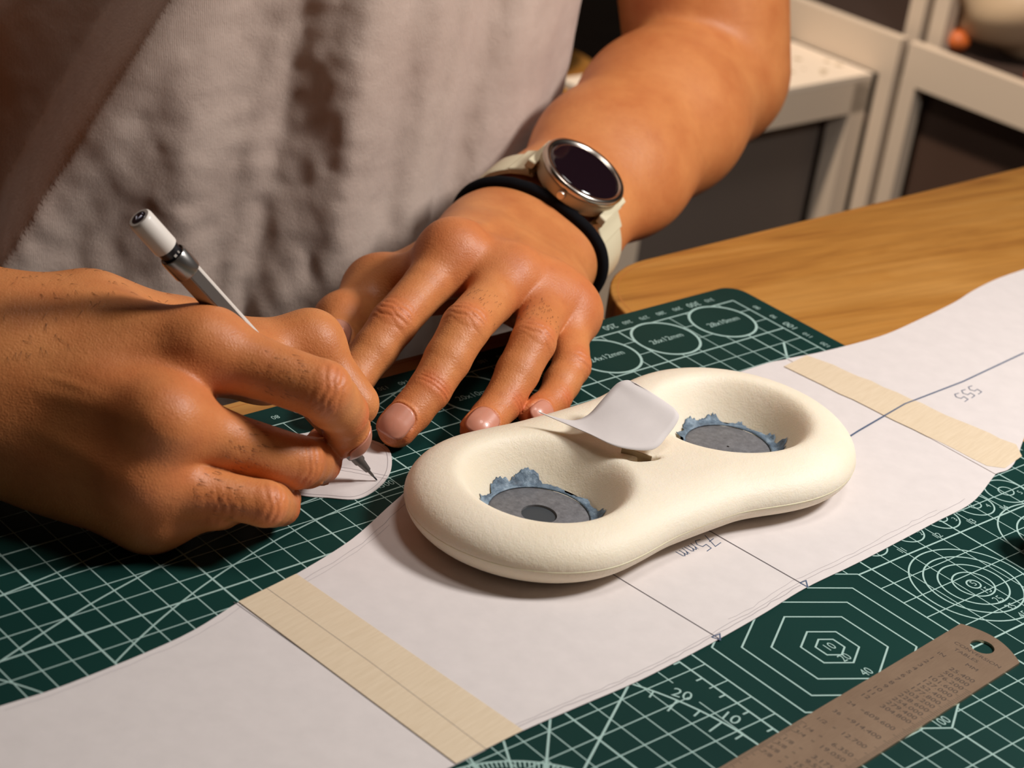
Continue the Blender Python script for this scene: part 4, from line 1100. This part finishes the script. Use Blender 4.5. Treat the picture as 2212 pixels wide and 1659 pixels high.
oc = empty('orange_case', [*(p2+d2*16.5+n2*3.4)[:2], ZB-1]); tag(oc, 'small red-orange case at the right edge of the shelf board', 'case')
blob(p2+d2*13.6+n2*3.6+np.array([0, 0, .3]), (3.2, 1.7, 1.2), simple('red_orange', srgb(168, 62, 22), .5).m, 'case_body', oc, 6, .03)
q = MB_(); q.tube([p2+d2*12+n2*3.4+np.array([0, 0, 1.1]), p2+d2*13.6+n2*3.2+np.array([0, 0, 1.7]), p2+d2*15.4+n2*3.4+np.array([0, 0, 1.0])], .15, 8); q.build('case_strap', DKI, oc)
o2 = blob(p2+d2*1.9+n2*4.9+np.array([0, 0, .1]), (1.1, 1.1, 1.0), simple('orange_cap', srgb(190, 96, 40), .5).m, 'orange_tin', None, 8, .03)
tag(o2, 'small orange tin beside the beige bag, next to the shelf post', 'tin')
# dark rucksack on a low wooden stool, seen in the gap between the shirt and the bent arm
so = W(1255, 165, -30); sto = empty('stool', [so[0]-12, so[1]-2, -75]); tag(sto, 'low wooden stool in the gap between the shirt and the bent arm', 'stool')
q = MB_(); q.lathe([(14, -3), (15.5, -2.6), (15.5, -.4), (15, 0), (.1, 0)], [so[0]-12, so[1]-2, -30], (0, 0, 1), 48); q.build('seat', WOOD, sto, auto=40)
for k in range(3):
    t_ = 2*math.pi*k/3+.4; q = MB_(); q.tube([(so[0]-12+9*math.cos(t_), so[1]-2+9*math.sin(t_), -33), (so[0]-12+14*math.cos(t_), so[1]-2+14*math.sin(t_), -75)], [1.6, 1.2], 16); q.build('leg', WOOD, sto)
CHM = simple('dark_bag_fabric', srgb(34, 28, 30), .8).m
bag = empty('rucksack', [so[0]-12, so[1]-1, -30]); tag(bag, 'dark rucksack standing on the low wooden stool behind the bent arm', 'rucksack')
blob((so[0]-12, so[1]-1, -18.6), (11, 7.5, 11.2), CHM, 'bag_body', bag, 11, .03); blob((so[0]-12, so[1]-8.4, -22), (7, 2.5, 6), CHM, 'front_pocket', bag, 12, .03)
# room shell
def fl():
    m = M_('brown_floor'); co = m.coord('Object'); mp = m.n('ShaderNodeMapping'); mp.inputs['Scale'].default_value = (1, 7, 1); m.l(co, mp.inputs[0]); n = m.noise(mp.outputs[0], 4, 5, .6)
    m.l(m.ramp(n, [(.3, srgb(62, 50, 44)), (.7, srgb(88, 72, 62))]), m.b.inputs['Base Color']); m.set(Roughness=.5); return m.m
q = MB_(); q.box((0, 60, -76), (620, 560, 2)); o = q.build('floor', fl(), smooth=False); o['kind'] = 'structure'
WL = simple('warm_wall', srgb(168, 152, 138), .9).m
for n_, c, e in (('wall_back', (0, 340, 60), (620, 4, 270)), ('wall_left', (-310, 60, 60), (4, 560, 270)), ('wall_right', (310, 60, 60), (4, 560, 270)), ('wall_front', (0, -220, 60), (620, 4, 270)), ('ceiling', (0, 60, 196), (620, 560, 3))):
    q = MB_(); q.box(c, e); o = q.build(n_, WL if n_ != 'ceiling' else simple('ceiling_paint', srgb(180, 170, 160), .9).m, smooth=False); o['kind'] = 'structure'
for n_, c, e in (('baseboard_back', (0, 337, -71), (616, 2, 8)),):
    q = MB_(); q.box(c, e); o = q.build(n_, WS2, smooth=False); o['kind'] = 'structure'
# ================================================================ lights, world, camera
def area(name, loc, target, size, power, col, shape='DISK'):
    l = bpy.data.lights.new(name, 'AREA'); l.shape = shape; l.size = size*U; l.energy = power; l.color = col
    o = bpy.data.objects.new(name, l); COL.objects.link(o); o.location = Vector(loc)*U
    d = Vector(target)-Vector(loc); o.rotation_euler = d.to_track_quat('-Z', 'Y').to_euler(); return o
area('desk_lamp', (52, -5, 60), (6, -6, 2), 16, 6.3, (1.0, .985, .965))
area('ceiling_lamp', (40, 0, 190), (0, 0, 0), 50, 8.5, (1.0, .95, .90))
def spot(name, loc, target, ang, power, col, r=6):
    l = bpy.data.lights.new(name, 'SPOT'); l.energy = power; l.color = col; l.spot_size = math.radians(ang); l.spot_blend = .7; l.shadow_soft_size = r*U
    o = bpy.data.objects.new(name, l); COL.objects.link(o); o.location = Vector(loc)*U
    o.rotation_euler = (Vector(target)-Vector(loc)).to_track_quat('-Z', 'Y').to_euler(); return o
spot('shelf_fill_spot', (-10, 40, 150), (38, 112, -22), 36, 150, (1.0, .84, .68))  # added fill spot, no real lamp: brightens the side stand and shelf units
w = bpy.data.worlds.new('world'); bpy.context.scene.world = w; w.use_nodes = True
bgn = w.node_tree.nodes['Background']; bgn.inputs[0].default_value = (1.0, .88, .80, 1); bgn.inputs[1].default_value = .2
cd = bpy.data.cameras.new('camera'); cam = bpy.data.objects.new('camera', cd); COL.objects.link(cam)
cd.sensor_width = 36.0; cd.lens = F/2212*36.0; cd.clip_start = .01; cd.clip_end = 50
right = Vector(A[0]); up = -Vector(A[1]); back = -Vector(A[2])
M = Matrix((right, up, back)).transposed().to_4x4(); M.translation = Vector(CAM)*U; cam.matrix_world = M
cd.dof.use_dof = True; cd.dof.focus_distance = .73; cd.dof.aperture_fstop = 16.0
sc = bpy.context.scene; sc.camera = cam
sc.view_settings.view_transform = 'Standard'; sc.view_settings.look = 'None'; sc.view_settings.exposure = 0.0; sc.view_settings.gamma = 1.0; sc.view_settings.use_curve_mapping = False
bpy.context.view_layer.update()
